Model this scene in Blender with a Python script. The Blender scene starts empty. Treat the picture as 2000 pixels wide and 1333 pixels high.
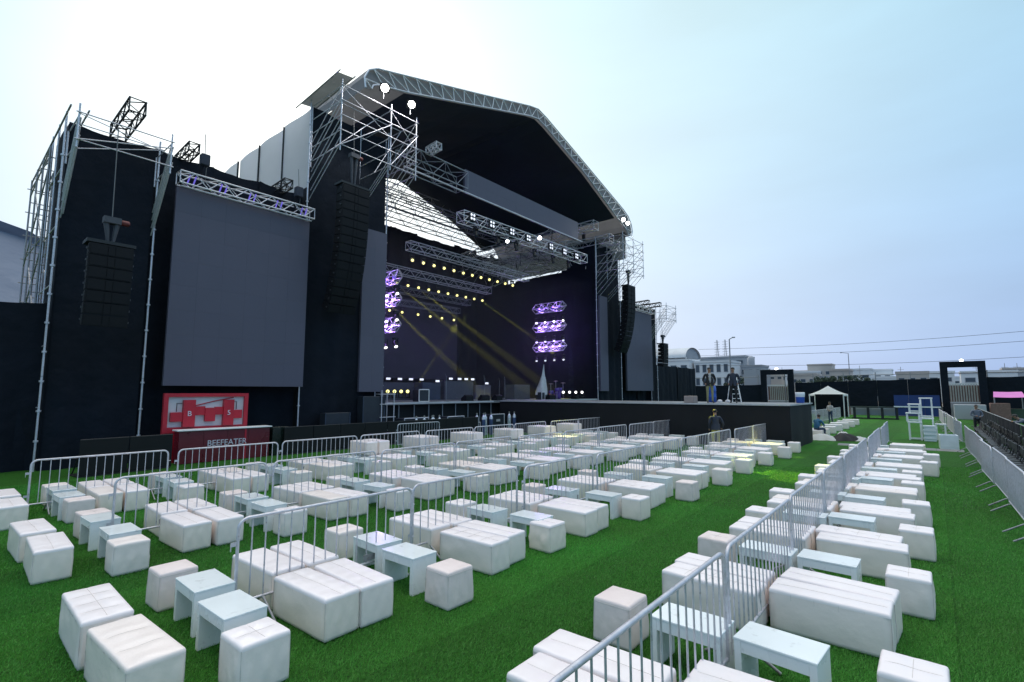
import bpy, bmesh, math, random
import numpy as np
from mathutils import Vector, Matrix
R = math.radians
random.seed(7)
rng = np.random.default_rng(11)
scene = bpy.context.scene
COL = scene.collection

# ------------------------------------------------------------------ camera
cam = bpy.data.cameras.new('camera')
cam.sensor_width = 36.0
cam.lens = 975.0 / 2000.0 * 36.0
cam.clip_end = 6000
cam_o = bpy.data.objects.new('camera', cam)
COL.objects.link(cam_o)
cam_o.location = (0, 0, 2.5)
HEAD = 40.191                     # heading, degrees from +X towards +Y
cam_o.rotation_euler = (R(90 + 5.856), 0, R(HEAD - 90))
scene.camera = cam_o

# ------------------------------------------------------------------ sky
SUN_AZ, SUN_EL = 65.0, 27.0       # degrees from +X towards +Y; behind the stage, veiled by cloud
sd = Vector((math.cos(R(SUN_EL)) * math.cos(R(SUN_AZ)), math.cos(R(SUN_EL)) * math.sin(R(SUN_AZ)), math.sin(R(SUN_EL))))
w = bpy.data.worlds.new('World'); scene.world = w; w.use_nodes = True
nt = w.node_tree; N = nt.nodes; Lk = nt.links
for n in list(N): N.remove(n)
def wn(t, **k):
    n = N.new(t)
    for a, b in k.items(): setattr(n, a, b)
    return n
def wmath(op, a, b=None, clamp=False):
    n = wn('ShaderNodeMath', operation=op, use_clamp=clamp)
    for i, v in enumerate((a, b)):
        if v is None: continue
        if isinstance(v, (int, float)): n.inputs[i].default_value = v
        else: Lk.new(v, n.inputs[i])
    return n.outputs[0]
out = wn('ShaderNodeOutputWorld')
sky = wn('ShaderNodeTexSky', sky_type='NISHITA'); sky.sun_disc = False
sky.sun_elevation = R(SUN_EL); sky.sun_rotation = R(90 - SUN_AZ)
sky.dust_density = 3.0
bgA = wn('ShaderNodeBackground'); bgA.inputs[1].default_value = 0.05
Lk.new(sky.outputs[0], bgA.inputs[0])
tc = wn('ShaderNodeTexCoord')
dot = wn('ShaderNodeVectorMath', operation='DOT_PRODUCT'); dot.inputs[1].default_value = sd
Lk.new(tc.outputs['Generated'], dot.inputs[0])
cosd = wmath('MAXIMUM', dot.outputs['Value'], 0.0)
dotb = wn('ShaderNodeVectorMath', operation='DOT_PRODUCT'); Lk.new(tc.outputs['Generated'], dotb.inputs[0])
dotb.inputs[1].default_value = (math.cos(R(16)) * math.cos(R(51)), math.cos(R(16)) * math.sin(R(51)), math.sin(R(16)))   # wide bright veil low over the stage
glow = wmath('POWER', wmath('MAXIMUM', dotb.outputs['Value'], 0.0), 2.5)
glow2 = wmath('POWER', cosd, 26.0)
sep = wn('ShaderNodeSeparateXYZ'); Lk.new(tc.outputs['Generated'], sep.inputs[0])
elev = wmath('MAXIMUM', sep.outputs[2], 0.0)
mp = wn('ShaderNodeMapping'); mp.inputs['Scale'].default_value = (1.6, 1.6, 6.5)
Lk.new(tc.outputs['Generated'], mp.inputs[0])
nz = wn('ShaderNodeTexNoise'); nz.inputs['Scale'].default_value = 1.5; nz.inputs['Detail'].default_value = 5; nz.inputs['Roughness'].default_value = 0.5
Lk.new(mp.outputs[0], nz.inputs['Vector'])
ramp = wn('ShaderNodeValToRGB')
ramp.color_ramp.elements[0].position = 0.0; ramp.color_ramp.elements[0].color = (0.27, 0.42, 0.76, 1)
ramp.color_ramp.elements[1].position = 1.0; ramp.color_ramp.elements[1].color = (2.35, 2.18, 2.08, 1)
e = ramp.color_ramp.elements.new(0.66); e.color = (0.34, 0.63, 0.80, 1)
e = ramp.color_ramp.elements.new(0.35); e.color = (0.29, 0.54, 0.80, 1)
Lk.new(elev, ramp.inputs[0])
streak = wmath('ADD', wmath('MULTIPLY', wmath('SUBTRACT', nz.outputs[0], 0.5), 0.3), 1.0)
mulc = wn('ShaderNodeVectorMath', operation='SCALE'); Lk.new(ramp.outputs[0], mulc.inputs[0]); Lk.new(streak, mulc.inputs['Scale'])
gl = wn('ShaderNodeVectorMath', operation='SCALE'); gl.inputs[0].default_value = (0.53, 0.43, 0.25); Lk.new(glow, gl.inputs['Scale'])
gl2 = wn('ShaderNodeVectorMath', operation='SCALE'); gl2.inputs[0].default_value = (0.5, 0.46, 0.4); Lk.new(glow2, gl2.inputs['Scale'])
add2 = wn('ShaderNodeVectorMath', operation='ADD'); Lk.new(gl.outputs[0], add2.inputs[0]); Lk.new(gl2.outputs[0], add2.inputs[1])
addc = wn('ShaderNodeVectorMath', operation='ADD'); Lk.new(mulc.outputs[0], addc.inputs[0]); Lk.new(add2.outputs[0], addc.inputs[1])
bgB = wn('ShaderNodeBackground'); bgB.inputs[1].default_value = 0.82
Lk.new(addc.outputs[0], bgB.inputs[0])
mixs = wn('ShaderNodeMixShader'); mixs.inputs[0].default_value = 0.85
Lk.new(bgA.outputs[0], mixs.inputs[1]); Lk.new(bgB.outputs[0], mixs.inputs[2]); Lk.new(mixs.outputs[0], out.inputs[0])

sun = bpy.data.lights.new('sun', 'SUN'); sun.energy = 0.8; sun.angle = R(25); sun.color = (1.0, 0.97, 0.93)
sun_o = bpy.data.objects.new('sun', sun); COL.objects.link(sun_o)
sun_o.rotation_euler = (-sd).to_track_quat('-Z', 'Y').to_euler(); sun_o.location = (0, 0, 60)

scene.view_settings.view_transform = 'Standard'
scene.view_settings.look = 'None'
scene.view_settings.exposure = 0.52
scene.view_settings.gamma = 1.0
scene.view_settings.use_curve_mapping = False
scene.render.resolution_x = 1024; scene.render.resolution_y = 682

# ------------------------------------------------------------------ materials
MATS = {}
def mat(name, col, rough=0.6, metal=0.0, noise=None, bump=None, spec=0.5, emit=None, var=None, coords='Object', alpha=None, sheen=0.0):
    """noise=(scale, strength of value variation) ; bump=(scale, strength, distance) ; var=(scale, colour2, lo, hi)"""
    m = bpy.data.materials.new(name); m.use_nodes = True
    t = m.node_tree; b = t.nodes['Principled BSDF']
    b.inputs['Base Color'].default_value = (*col, 1); b.inputs['Roughness'].default_value = rough
    b.inputs['Metallic'].default_value = metal; b.inputs['Specular IOR Level'].default_value = spec
    if sheen: b.inputs['Sheen Weight'].default_value = sheen
    cur = None
    tcn = t.nodes.new('ShaderNodeTexCoord')
    oi = t.nodes.new('ShaderNodeObjectInfo')
    vadd = t.nodes.new('ShaderNodeVectorMath'); vadd.operation = 'ADD'
    comb = t.nodes.new('ShaderNodeVectorMath'); comb.operation = 'SCALE'; comb.inputs[0].default_value = (37.0, 19.0, 53.0)
    t.links.new(oi.outputs['Random'], comb.inputs['Scale'])
    t.links.new(tcn.outputs[coords], vadd.inputs[0]); t.links.new(comb.outputs[0], vadd.inputs[1])
    if var:
        nn = t.nodes.new('ShaderNodeTexNoise'); nn.inputs['Scale'].default_value = var[0]; nn.inputs['Detail'].default_value = 6
        t.links.new(vadd.outputs[0], nn.inputs['Vector'])
        mr = t.nodes.new('ShaderNodeMapRange'); mr.inputs[1].default_value = var[2]; mr.inputs[2].default_value = var[3]
        t.links.new(nn.outputs[0], mr.inputs[0])
        mx = t.nodes.new('ShaderNodeMix'); mx.data_type = 'RGBA'
        mx.inputs[6].default_value = (*col, 1); mx.inputs[7].default_value = (*var[1], 1)
        t.links.new(mr.outputs[0], mx.inputs[0]); cur = mx.outputs[2]
    if noise:
        nn = t.nodes.new('ShaderNodeTexNoise'); nn.inputs['Scale'].default_value = noise[0]; nn.inputs['Detail'].default_value = 5
        t.links.new(vadd.outputs[0], nn.inputs['Vector'])
        mr = t.nodes.new('ShaderNodeMapRange'); mr.inputs[1].default_value = 0.25; mr.inputs[2].default_value = 0.75
        mr.inputs[3].default_value = 1 - noise[1]; mr.inputs[4].default_value = 1 + noise[1]
        t.links.new(nn.outputs[0], mr.inputs[0])
        sc = t.nodes.new('ShaderNodeVectorMath'); sc.operation = 'SCALE'
        if cur is None: sc.inputs[0].default_value = col
        else: t.links.new(cur, sc.inputs[0])
        t.links.new(mr.outputs[0], sc.inputs['Scale']); cur = sc.outputs[0]
        mr2 = t.nodes.new('ShaderNodeMapRange'); mr2.inputs[3].default_value = max(0.02, rough - 0.12); mr2.inputs[4].default_value = min(1, rough + 0.12)
        t.links.new(nn.outputs[0], mr2.inputs[0]); t.links.new(mr2.outputs[0], b.inputs['Roughness'])
    if cur is not None: t.links.new(cur, b.inputs['Base Color'])
    if bump:
        nn = t.nodes.new('ShaderNodeTexNoise'); nn.inputs['Scale'].default_value = bump[0]; nn.inputs['Detail'].default_value = 4
        t.links.new(vadd.outputs[0], nn.inputs['Vector'])
        bp = t.nodes.new('ShaderNodeBump'); bp.inputs['Strength'].default_value = bump[1]; bp.inputs['Distance'].default_value = bump[2]
        t.links.new(nn.outputs[0], bp.inputs['Height']); t.links.new(bp.outputs[0], b.inputs['Normal'])
    if emit:
        b.inputs['Emission Color'].default_value = (*emit[0], 1); b.inputs['Emission Strength'].default_value = emit[1]
    MATS[name] = m
    return m

mat('turf', (0.036, 0.165, 0.020), 0.9, noise=(0.6, 0.2), bump=(160, 0.9, 0.02), var=(55, (0.014, 0.072, 0.009), 0.40, 0.62), spec=0.15)
mat('blade_a', (0.075, 0.31, 0.045), 0.55, noise=(60, 0.45), spec=0.35)
mat('dirt', (0.16, 0.14, 0.12), 0.95, noise=(0.2, 0.2))
mat('leather', (0.88, 0.77, 0.695), 0.42, noise=(2.2, 0.04), bump=(14, 0.2, 0.016), var=(4.0, (0.74, 0.66, 0.57), 0.66, 0.95))
mat('leather_cool', (0.87, 0.77, 0.73), 0.38, noise=(2.0, 0.04), bump=(18, 0.2, 0.014), var=(4.5, (0.73, 0.66, 0.60), 0.66, 0.95))
mat('leather_pink', (0.80, 0.685, 0.66), 0.45, noise=(2.0, 0.05), bump=(16, 0.22, 0.016), var=(4.5, (0.64, 0.54, 0.50), 0.55, 0.85))
mat('leather_top', (0.89, 0.815, 0.82), 0.36, noise=(2.0, 0.03), bump=(12, 0.16, 0.014), var=(5.0, (0.77, 0.71, 0.67), 0.68, 0.95))
mat('stitch', (0.60, 0.55, 0.52), 0.8)
mat('lacquer', (0.80, 0.84, 0.85), 0.2, noise=(3, 0.03), var=(9, (0.60, 0.62, 0.62), 0.62, 0.75))
mat('lacquer_side', (0.79, 0.81, 0.82), 0.28, noise=(3, 0.04), var=(7, (0.48, 0.49, 0.49), 0.66, 0.8))
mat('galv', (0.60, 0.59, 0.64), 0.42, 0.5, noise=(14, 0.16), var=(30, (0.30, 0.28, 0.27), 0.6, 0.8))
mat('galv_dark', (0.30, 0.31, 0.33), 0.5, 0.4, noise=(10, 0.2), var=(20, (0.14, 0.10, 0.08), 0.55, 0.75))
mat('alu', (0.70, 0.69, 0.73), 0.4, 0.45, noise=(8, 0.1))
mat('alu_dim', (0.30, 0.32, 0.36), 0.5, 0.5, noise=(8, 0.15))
mat('black_drape', (0.0060, 0.0095, 0.0170), 0.88, noise=(0.35, 0.35), bump=(1.6, 0.6, 0.16), spec=0.22)
mat('black_cloth', (0.0055, 0.0075, 0.013), 0.9, noise=(0.8, 0.3), bump=(3.0, 0.4, 0.05), spec=0.2)
mat('black_paint', (0.012, 0.013, 0.015), 0.5, noise=(4, 0.2))
mat('black_skirt', (0.010, 0.011, 0.013), 0.75, noise=(0.7, 0.3), bump=(2.5, 0.3, 0.04), spec=0.3)
mat('speaker', (0.006, 0.007, 0.010), 0.7, noise=(6, 0.2), spec=0.25)
mat('led_screen', (0.092, 0.089, 0.128), 0.55, noise=(0.5, 0.05), spec=0.4)
mat('led_back', (0.030, 0.032, 0.045), 0.6, noise=(0.5, 0.08))
mat('canopy', (0.30, 0.28, 0.28), 0.7, noise=(0.8, 0.12), bump=(4, 0.2, 0.03))
mat('white_sheet', (0.90, 0.90, 0.92), 0.6, noise=(0.7, 0.04), bump=(1.2, 0.3, 0.06))
mat('black_lining', (0.011, 0.019, 0.036), 0.8, noise=(0.25, 0.35), bump=(0.9, 0.4, 0.12))
mat('tarp', (0.22, 0.23, 0.23), 0.6, noise=(1, 0.15), bump=(2.5, 0.4, 0.06))
mat('deck', (0.17, 0.18, 0.19), 0.55, noise=(1.5, 0.15))
mat('deck_edge', (0.50, 0.51, 0.53), 0.45, 0.2, noise=(2, 0.12))
mat('red_paint', (0.46, 0.012, 0.03), 0.4, noise=(2, 0.12))
mat('maroon', (0.12, 0.012, 0.022), 0.3, noise=(2, 0.2))
mat('white_board', (0.62, 0.60, 0.64), 0.6, noise=(2, 0.05))
mat('white_paint', (0.80, 0.80, 0.80), 0.5, noise=(3, 0.06))
mat('letter_white', (0.62, 0.58, 0.66), 0.5)
mat('ink', (0.03, 0.02, 0.03), 0.6)
mat('hoist_red', (0.13, 0.02, 0.02), 0.5, noise=(6, 0.2))
mat('hoist_grey', (0.07, 0.07, 0.08), 0.5, 0.3, noise=(6, 0.2))
mat('chain', (0.16, 0.16, 0.16), 0.5, 0.5)
mat('case', (0.020, 0.026, 0.036), 0.5, noise=(4, 0.2))
mat('amp', (0.060, 0.066, 0.085), 0.7, noise=(4, 0.2))
mat('amp_blue', (0.030, 0.045, 0.075), 0.7, noise=(2, 0.3))
mat('bottle', (0.62, 0.66, 0.72), 0.25, 0.3, noise=(5, 0.1))
mat('bottle_blue', (0.06, 0.09, 0.20), 0.35, 0.1, noise=(5, 0.15))
mat('brass', (0.4, 0.36, 0.3), 0.35, 0.8)
mat('drum', (0.10, 0.05, 0.30), 0.3, noise=(5, 0.2))
mat('silver_cloth', (0.50, 0.51, 0.53), 0.6, noise=(3, 0.15), bump=(7, 0.5, 0.05))
mat('cable', (0.02, 0.02, 0.022), 0.7)
mat('orange', (0.55, 0.12, 0.03), 0.6)
mat('blue_plastic', (0.02, 0.09, 0.42), 0.4, noise=(3, 0.1))
mat('white_plastic', (0.72, 0.76, 0.80), 0.35, noise=(3, 0.08))
mat('cardboard', (0.32, 0.27, 0.25), 0.8, noise=(4, 0.1))
mat('pink', (0.62, 0.18, 0.50), 0.6, noise=(2, 0.1))
mat('navy_panel', (0.012, 0.035, 0.16), 0.6, noise=(1, 0.2))
mat('picket', (0.52, 0.50, 0.46), 0.7, noise=(5, 0.15))
mat('brick', (0.20, 0.12, 0.10), 0.8, noise=(8, 0.25))
mat('concrete', (0.40, 0.41, 0.43), 0.85, noise=(0.25, 0.12))
mat('bld_white', (0.62, 0.64, 0.67), 0.8, noise=(0.2, 0.08))
mat('bld_grey', (0.34, 0.36, 0.40), 0.8, noise=(0.2, 0.1))
mat('bld_tan', (0.40, 0.37, 0.35), 0.8, noise=(0.2, 0.1))
mat('roof_metal', (0.50, 0.53, 0.57), 0.5, 0.2, noise=(0.3, 0.1))
mat('window_glass', (0.05, 0.07, 0.09), 0.15)
mat('foliage', (0.045, 0.075, 0.05), 0.8, noise=(0.8, 0.35))
mat('bark', (0.09, 0.075, 0.06), 0.9, noise=(3, 0.2))
mat('hill', (0.16, 0.19, 0.25), 0.95, noise=(0.004, 0.22), bump=(0.02, 0.6, 12.0))
mat('skin', (0.30, 0.17, 0.11), 0.6)
mat('hair', (0.012, 0.010, 0.010), 0.6)
mat('jacket_black', (0.012, 0.013, 0.016), 0.8, noise=(6, 0.2))
mat('jacket_navy', (0.020, 0.027, 0.048), 0.7, noise=(6, 0.2))
mat('shirt_grey', (0.38, 0.37, 0.37), 0.8)
mat('trousers_khaki', (0.26, 0.25, 0.13), 0.85, noise=(6, 0.15))
mat('trousers_black', (0.014, 0.015, 0.018), 0.85)
mat('trousers_yellow', (0.42, 0.36, 0.08), 0.8, noise=(6, 0.15))
mat('shirt_blue', (0.03, 0.13, 0.24), 0.8, noise=(6, 0.15))
mat('jeans', (0.03, 0.05, 0.10), 0.85)
mat('shirt_slate', (0.12, 0.14, 0.18), 0.85, noise=(6, 0.15))
mat('shoe', (0.03, 0.03, 0.03), 0.6)
mat('lens_yellow', (0.8, 0.8, 0.5), 0.3, emit=((1.0, 0.90, 0.28), 1.3))
mat('lens_white', (0.9, 0.9, 0.9), 0.3, emit=((1.0, 0.97, 0.95), 2.2))
mat('lens_soft', (0.8, 0.82, 0.9), 0.3, emit=((0.86, 0.88, 1.0), 0.7))
mat('lens_purple', (0.6, 0.4, 0.9), 0.3, emit=((0.52, 0.33, 1.0), 2.6))
mat('flood', (1, 1, 1), 0.3, emit=((1.0, 0.98, 0.94), 14.0))
mat('chair_metal', (0.05, 0.05, 0.055), 0.4, 0.3, noise=(8, 0.2))
mat('strip_purple', (0.3, 0.2, 0.8), 0.4, emit=((0.25, 0.18, 1.0), 0.22))
mat('web_white', (0.80, 0.80, 0.82), 0.5, noise=(6, 0.1))
mat('rubber', (0.02, 0.02, 0.02), 0.8)
mat('mesh_black', (0.008, 0.009, 0.010), 0.7, noise=(3, 0.2), spec=0.3)
mat('glass_dark', (0.008, 0.016, 0.014), 0.25, noise=(2, 0.2))

def turf_rolls(name):
    """rolls of turf laid side by side: each has its own pile direction and tint; dark joints; trodden patches"""
    t = MATS[name].node_tree; b = t.nodes['Principled BSDF']; src = b.inputs['Base Color'].links[0].from_socket
    nd = lambda k, **kw: (lambda n: ([setattr(n, a, v) for a, v in kw.items()], n)[1])(t.nodes.new(k))
    def mth(op, a, bb=None):
        n = nd('ShaderNodeMath', operation=op)
        for i, v in enumerate((a, bb)):
            if v is None: continue
            if isinstance(v, (int, float)): n.inputs[i].default_value = v
            else: t.links.new(v, n.inputs[i])
        return n.outputs[0]
    tcx = nd('ShaderNodeTexCoord'); sp = nd('ShaderNodeSeparateXYZ'); t.links.new(tcx.outputs['Object'], sp.inputs[0])
    wv = nd('ShaderNodeTexNoise'); wv.inputs['Scale'].default_value = .5; t.links.new(tcx.outputs['Object'], wv.inputs['Vector'])
    yy = mth('DIVIDE', mth('ADD', sp.outputs[1], mth('MULTIPLY', wv.outputs[0], .03)), 2.0)
    fl = mth('FLOOR', yy); fr_ = mth('FRACT', yy)
    wn_ = nd('ShaderNodeTexWhiteNoise', noise_dimensions='1D'); t.links.new(fl, wn_.inputs['W'])
    tint = mth('ADD', mth('MULTIPLY', wn_.outputs[0], .26), .86)
    jo = mth('LESS_THAN', fr_, .012); tint = mth('MULTIPLY', tint, mth('SUBTRACT', 1.0, mth('MULTIPLY', jo, .22)))
    wr = nd('ShaderNodeTexNoise'); wr.inputs['Scale'].default_value = .32; wr.inputs['Detail'].default_value = 7; wr.inputs['Roughness'].default_value = .65; t.links.new(tcx.outputs['Object'], wr.inputs['Vector'])
    tint = mth('MULTIPLY', tint, mth('ADD', mth('MULTIPLY', wr.outputs[0], .9), .55))
    sc = nd('ShaderNodeVectorMath', operation='SCALE'); t.links.new(src, sc.inputs[0]); t.links.new(tint, sc.inputs['Scale'])
    hs = nd('ShaderNodeHueSaturation'); t.links.new(sc.outputs[0], hs.inputs['Color'])
    hm = nd('ShaderNodeMapRange'); hm.inputs[3].default_value = .475; hm.inputs[4].default_value = .515; t.links.new(wr.outputs[0], hm.inputs[0]); t.links.new(hm.outputs[0], hs.inputs['Hue'])
    t.links.new(hs.outputs[0], b.inputs['Base Color'])
turf_rolls('turf'); turf_rolls('blade_a')
def translucent(name, f):
    t = MATS[name].node_tree; b = t.nodes['Principled BSDF']; o = [n for n in t.nodes if n.type == 'OUTPUT_MATERIAL'][0]
    tr = t.nodes.new('ShaderNodeBsdfTranslucent'); mx = t.nodes.new('ShaderNodeMixShader'); mx.inputs[0].default_value = f
    if b.inputs['Base Color'].is_linked: t.links.new(b.inputs['Base Color'].links[0].from_socket, tr.inputs[0])
    else: tr.inputs[0].default_value = b.inputs['Base Color'].default_value
    t.links.new(b.outputs[0], mx.inputs[1]); t.links.new(tr.outputs[0], mx.inputs[2]); t.links.new(mx.outputs[0], o.inputs['Surface'])
for nm_, f_ in (('canopy', .22), ('tarp', .3), ('white_sheet', .5), ('blade_a', .25)): translucent(nm_, f_)

# ------------------------------------------------------------------ mesh helpers
class MB:
    def __init__(s): s.v = []; s.f = []; s.m = []; s.sm = []; s.mi = 0
    def add(s, vs, fs, smooth=False):
        o = len(s.v); s.v += [tuple(p) for p in vs]
        for f in fs:
            s.f.append(tuple(i + o for i in f)); s.m.append(s.mi); s.sm.append(smooth)
        return s
    def box(s, x0, y0, z0, x1, y1, z1):
        v = [(x0, y0, z0), (x1, y0, z0), (x1, y1, z0), (x0, y1, z0), (x0, y0, z1), (x1, y0, z1), (x1, y1, z1), (x0, y1, z1)]
        return s.add(v, [(0, 3, 2, 1), (4, 5, 6, 7), (0, 1, 5, 4), (1, 2, 6, 5), (2, 3, 7, 6), (3, 0, 4, 7)])
    def bbox(s, x0, y0, z0, x1, y1, z1, b=0.01):
        """box with chamfered edges"""
        vs = []; fs = []
        def corner(i, j, k):
            x = (x0, x1)[i]; y = (y0, y1)[j]; z = (z0, z1)[k]
            sx = b * (1 - 2 * i); sy = b * (1 - 2 * j); sz = b * (1 - 2 * k)
            o = len(vs); vs.extend([(x, y + sy, z + sz), (x + sx, y, z + sz), (x + sx, y + sy, z)]); return o
        c = {(i, j, k): corner(i, j, k) for i in (0, 1) for j in (0, 1) for k in (0, 1)}
        for i in (0, 1):
            q = [c[(i, 0, 0)], c[(i, 1, 0)], c[(i, 1, 1)], c[(i, 0, 1)]]; fs.append(q if i else q[::-1])
            q = [c[(0, i, 0)] + 1, c[(0, i, 1)] + 1, c[(1, i, 1)] + 1, c[(1, i, 0)] + 1]; fs.append(q if i else q[::-1])
            q = [c[(0, 0, i)] + 2, c[(1, 0, i)] + 2, c[(1, 1, i)] + 2, c[(0, 1, i)] + 2]; fs.append(q if i else q[::-1])
        for k in (0, 1):
            for j in (0, 1):
                fs.append([c[(0, j, k)] + 1, c[(1, j, k)] + 1, c[(1, j, k)] + 2, c[(0, j, k)] + 2])
            for i in (0, 1):
                fs.append([c[(i, 0, k)] + 0, c[(i, 1, k)] + 0, c[(i, 1, k)] + 2, c[(i, 0, k)] + 2])
        for i in (0, 1):
            for j in (0, 1):
                fs.append([c[(i, j, 0)] + 0, c[(i, j, 1)] + 0, c[(i, j, 1)] + 1, c[(i, j, 0)] + 1])
        for k in c.values(): fs.append([k, k + 1, k + 2])
        return s.add(vs, fs)
    def tube(s, pts, r, n=6, cap=True, rs=None):
        pts = [Vector(p) for p in pts]; vs = []; fs = []
        m = len(pts); prev = None
        for i, p in enumerate(pts):
            d = (pts[min(i + 1, m - 1)] - pts[max(i - 1, 0)])
            d = d.normalized() if d.length > 1e-9 else Vector((0, 0, 1))
            if prev is None:
                a = Vector((0, 0, 1)) if abs(d.z) < 0.9 else Vector((1, 0, 0))
                u = d.cross(a).normalized()
            else:
                u = (prev - d * prev.dot(d)).normalized()
            prev = u; vv = d.cross(u)
            rr = rs[i] if rs else r
            for k in range(n):
                t = 2 * math.pi * k / n
                vs.append(p + (u * math.cos(t) + vv * math.sin(t)) * rr)
        for i in range(m - 1):
            for k in range(n):
                fs.append((i * n + k, i * n + (k + 1) % n, (i + 1) * n + (k + 1) % n, (i + 1) * n + k))
        s.add(vs, fs, True)
        if cap: s.add([vs[k] for k in range(n)], [tuple(range(n))[::-1]]); s.add(vs[-n:], [tuple(range(n))])
        return s
    def lathe(s, prof, c=(0, 0, 0), n=12, axis='z'):
        vs = []; fs = []
        for (r_, z) in prof:
            for k in range(n):
                t = 2 * math.pi * k / n
                p = (r_ * math.cos(t), r_ * math.sin(t), z)
                if axis == 'y': p = (p[0], p[2], p[1])
                if axis == 'x': p = (p[2], p[0], p[1])
                vs.append((p[0] + c[0], p[1] + c[1], p[2] + c[2]))
        m = len(prof)
        for i in range(m - 1):
            for k in range(n): fs.append((i * n + k, i * n + (k + 1) % n, (i + 1) * n + (k + 1) % n, (i + 1) * n + k))
        s.add(vs, fs, True); s.add(vs[:n], [tuple(range(n))[::-1]]); s.add(vs[-n:], [tuple(range(n))]); return s
    def poly(s, pts): return s.add(pts, [tuple(range(len(pts)))])
    def prism(s, pts2, y0, y1, plane='xz'):
        n = len(pts2)
        f = (lambda a, b, y: (a, y, b)) if plane == 'xz' else ((lambda a, b, y: (a, b, y)) if plane == 'xy' else (lambda a, b, y: (y, a, b)))
        vs = [f(a, b, y0) for a, b in pts2] + [f(a, b, y1) for a, b in pts2]
        fs = [tuple(range(n))[::-1], tuple(range(n, 2 * n))] + [(i, (i + 1) % n, n + (i + 1) % n, n + i) for i in range(n)]
        return s.add(vs, fs)
    def sheet(s, P, nu, nv, th=0.0, smooth=True):
        """P(u,v)->point for u,v in 0..1"""
        vs = [P(i / nu, j / nv) for j in range(nv + 1) for i in range(nu + 1)]
        fs = [(j * (nu + 1) + i, j * (nu + 1) + i + 1, (j + 1) * (nu + 1) + i + 1, (j + 1) * (nu + 1) + i) for j in range(nv) for i in range(nu)]
        return s.add(vs, fs, smooth)
    def mesh(s, name, mats):
        me = bpy.data.meshes.new(name); me.from_pydata(s.v, [], s.f)
        for m in (mats if isinstance(mats, (list, tuple)) else [mats]): me.materials.append(MATS[m])
        me.polygons.foreach_set('material_index', s.m); me.polygons.foreach_set('use_smooth', s.sm)
        bm = bmesh.new(); bm.from_mesh(me); bmesh.ops.recalc_face_normals(bm, faces=bm.faces[:]); bm.to_mesh(me); bm.free()
        me.update(); return me

def link(name, data, parent=None, loc=(0, 0, 0), rot=None):
    o = bpy.data.objects.new(name, data); COL.objects.link(o); o.location = loc
    if rot is not None: o.rotation_euler = rot
    if parent is not None: o.parent = parent
    return o
def tag(o, label, cat, group=None):
    o['label'] = label; o['category'] = cat
    if group: o['group'] = group
    return o
def thing(name, label, cat, loc=(0, 0, 0), rz=0.0, group=None):
    return tag(link(name, None, None, loc, (0, 0, rz)), label, cat, group)
def part(name, mb, m, parent, loc=(0, 0, 0), rot=None, label=None, stuff=False):
    o = link(name, mb if isinstance(mb, bpy.types.Mesh) else mb.mesh(name, m), parent, loc, rot)
    if label: o['label'] = label
    if stuff: o['kind'] = 'stuff'
    return o
def struct(name, mb, m, loc=(0, 0, 0)):
    o = link(name, mb.mesh(name, m), None, loc); o['kind'] = 'structure'; return o
ORD = ['first', 'second', 'third', 'fourth', 'fifth', 'sixth', 'seventh', 'eighth', 'ninth', 'tenth', 'eleventh', 'twelfth', 'thirteenth', 'fourteenth', 'fifteenth', 'sixteenth', 'seventeenth', 'eighteenth', 'nineteenth', 'twentieth']

def ordw(n):
    if n <= 20: return ORD[n - 1]
    tens = {2: 'twenty', 3: 'thirty', 4: 'forty', 5: 'fifty'}[n // 10]
    return {2: 'twentieth', 3: 'thirtieth', 4: 'fortieth', 5: 'fiftieth'}[n // 10] if n % 10 == 0 else tens + '-' + ORD[n % 10 - 1]

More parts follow.
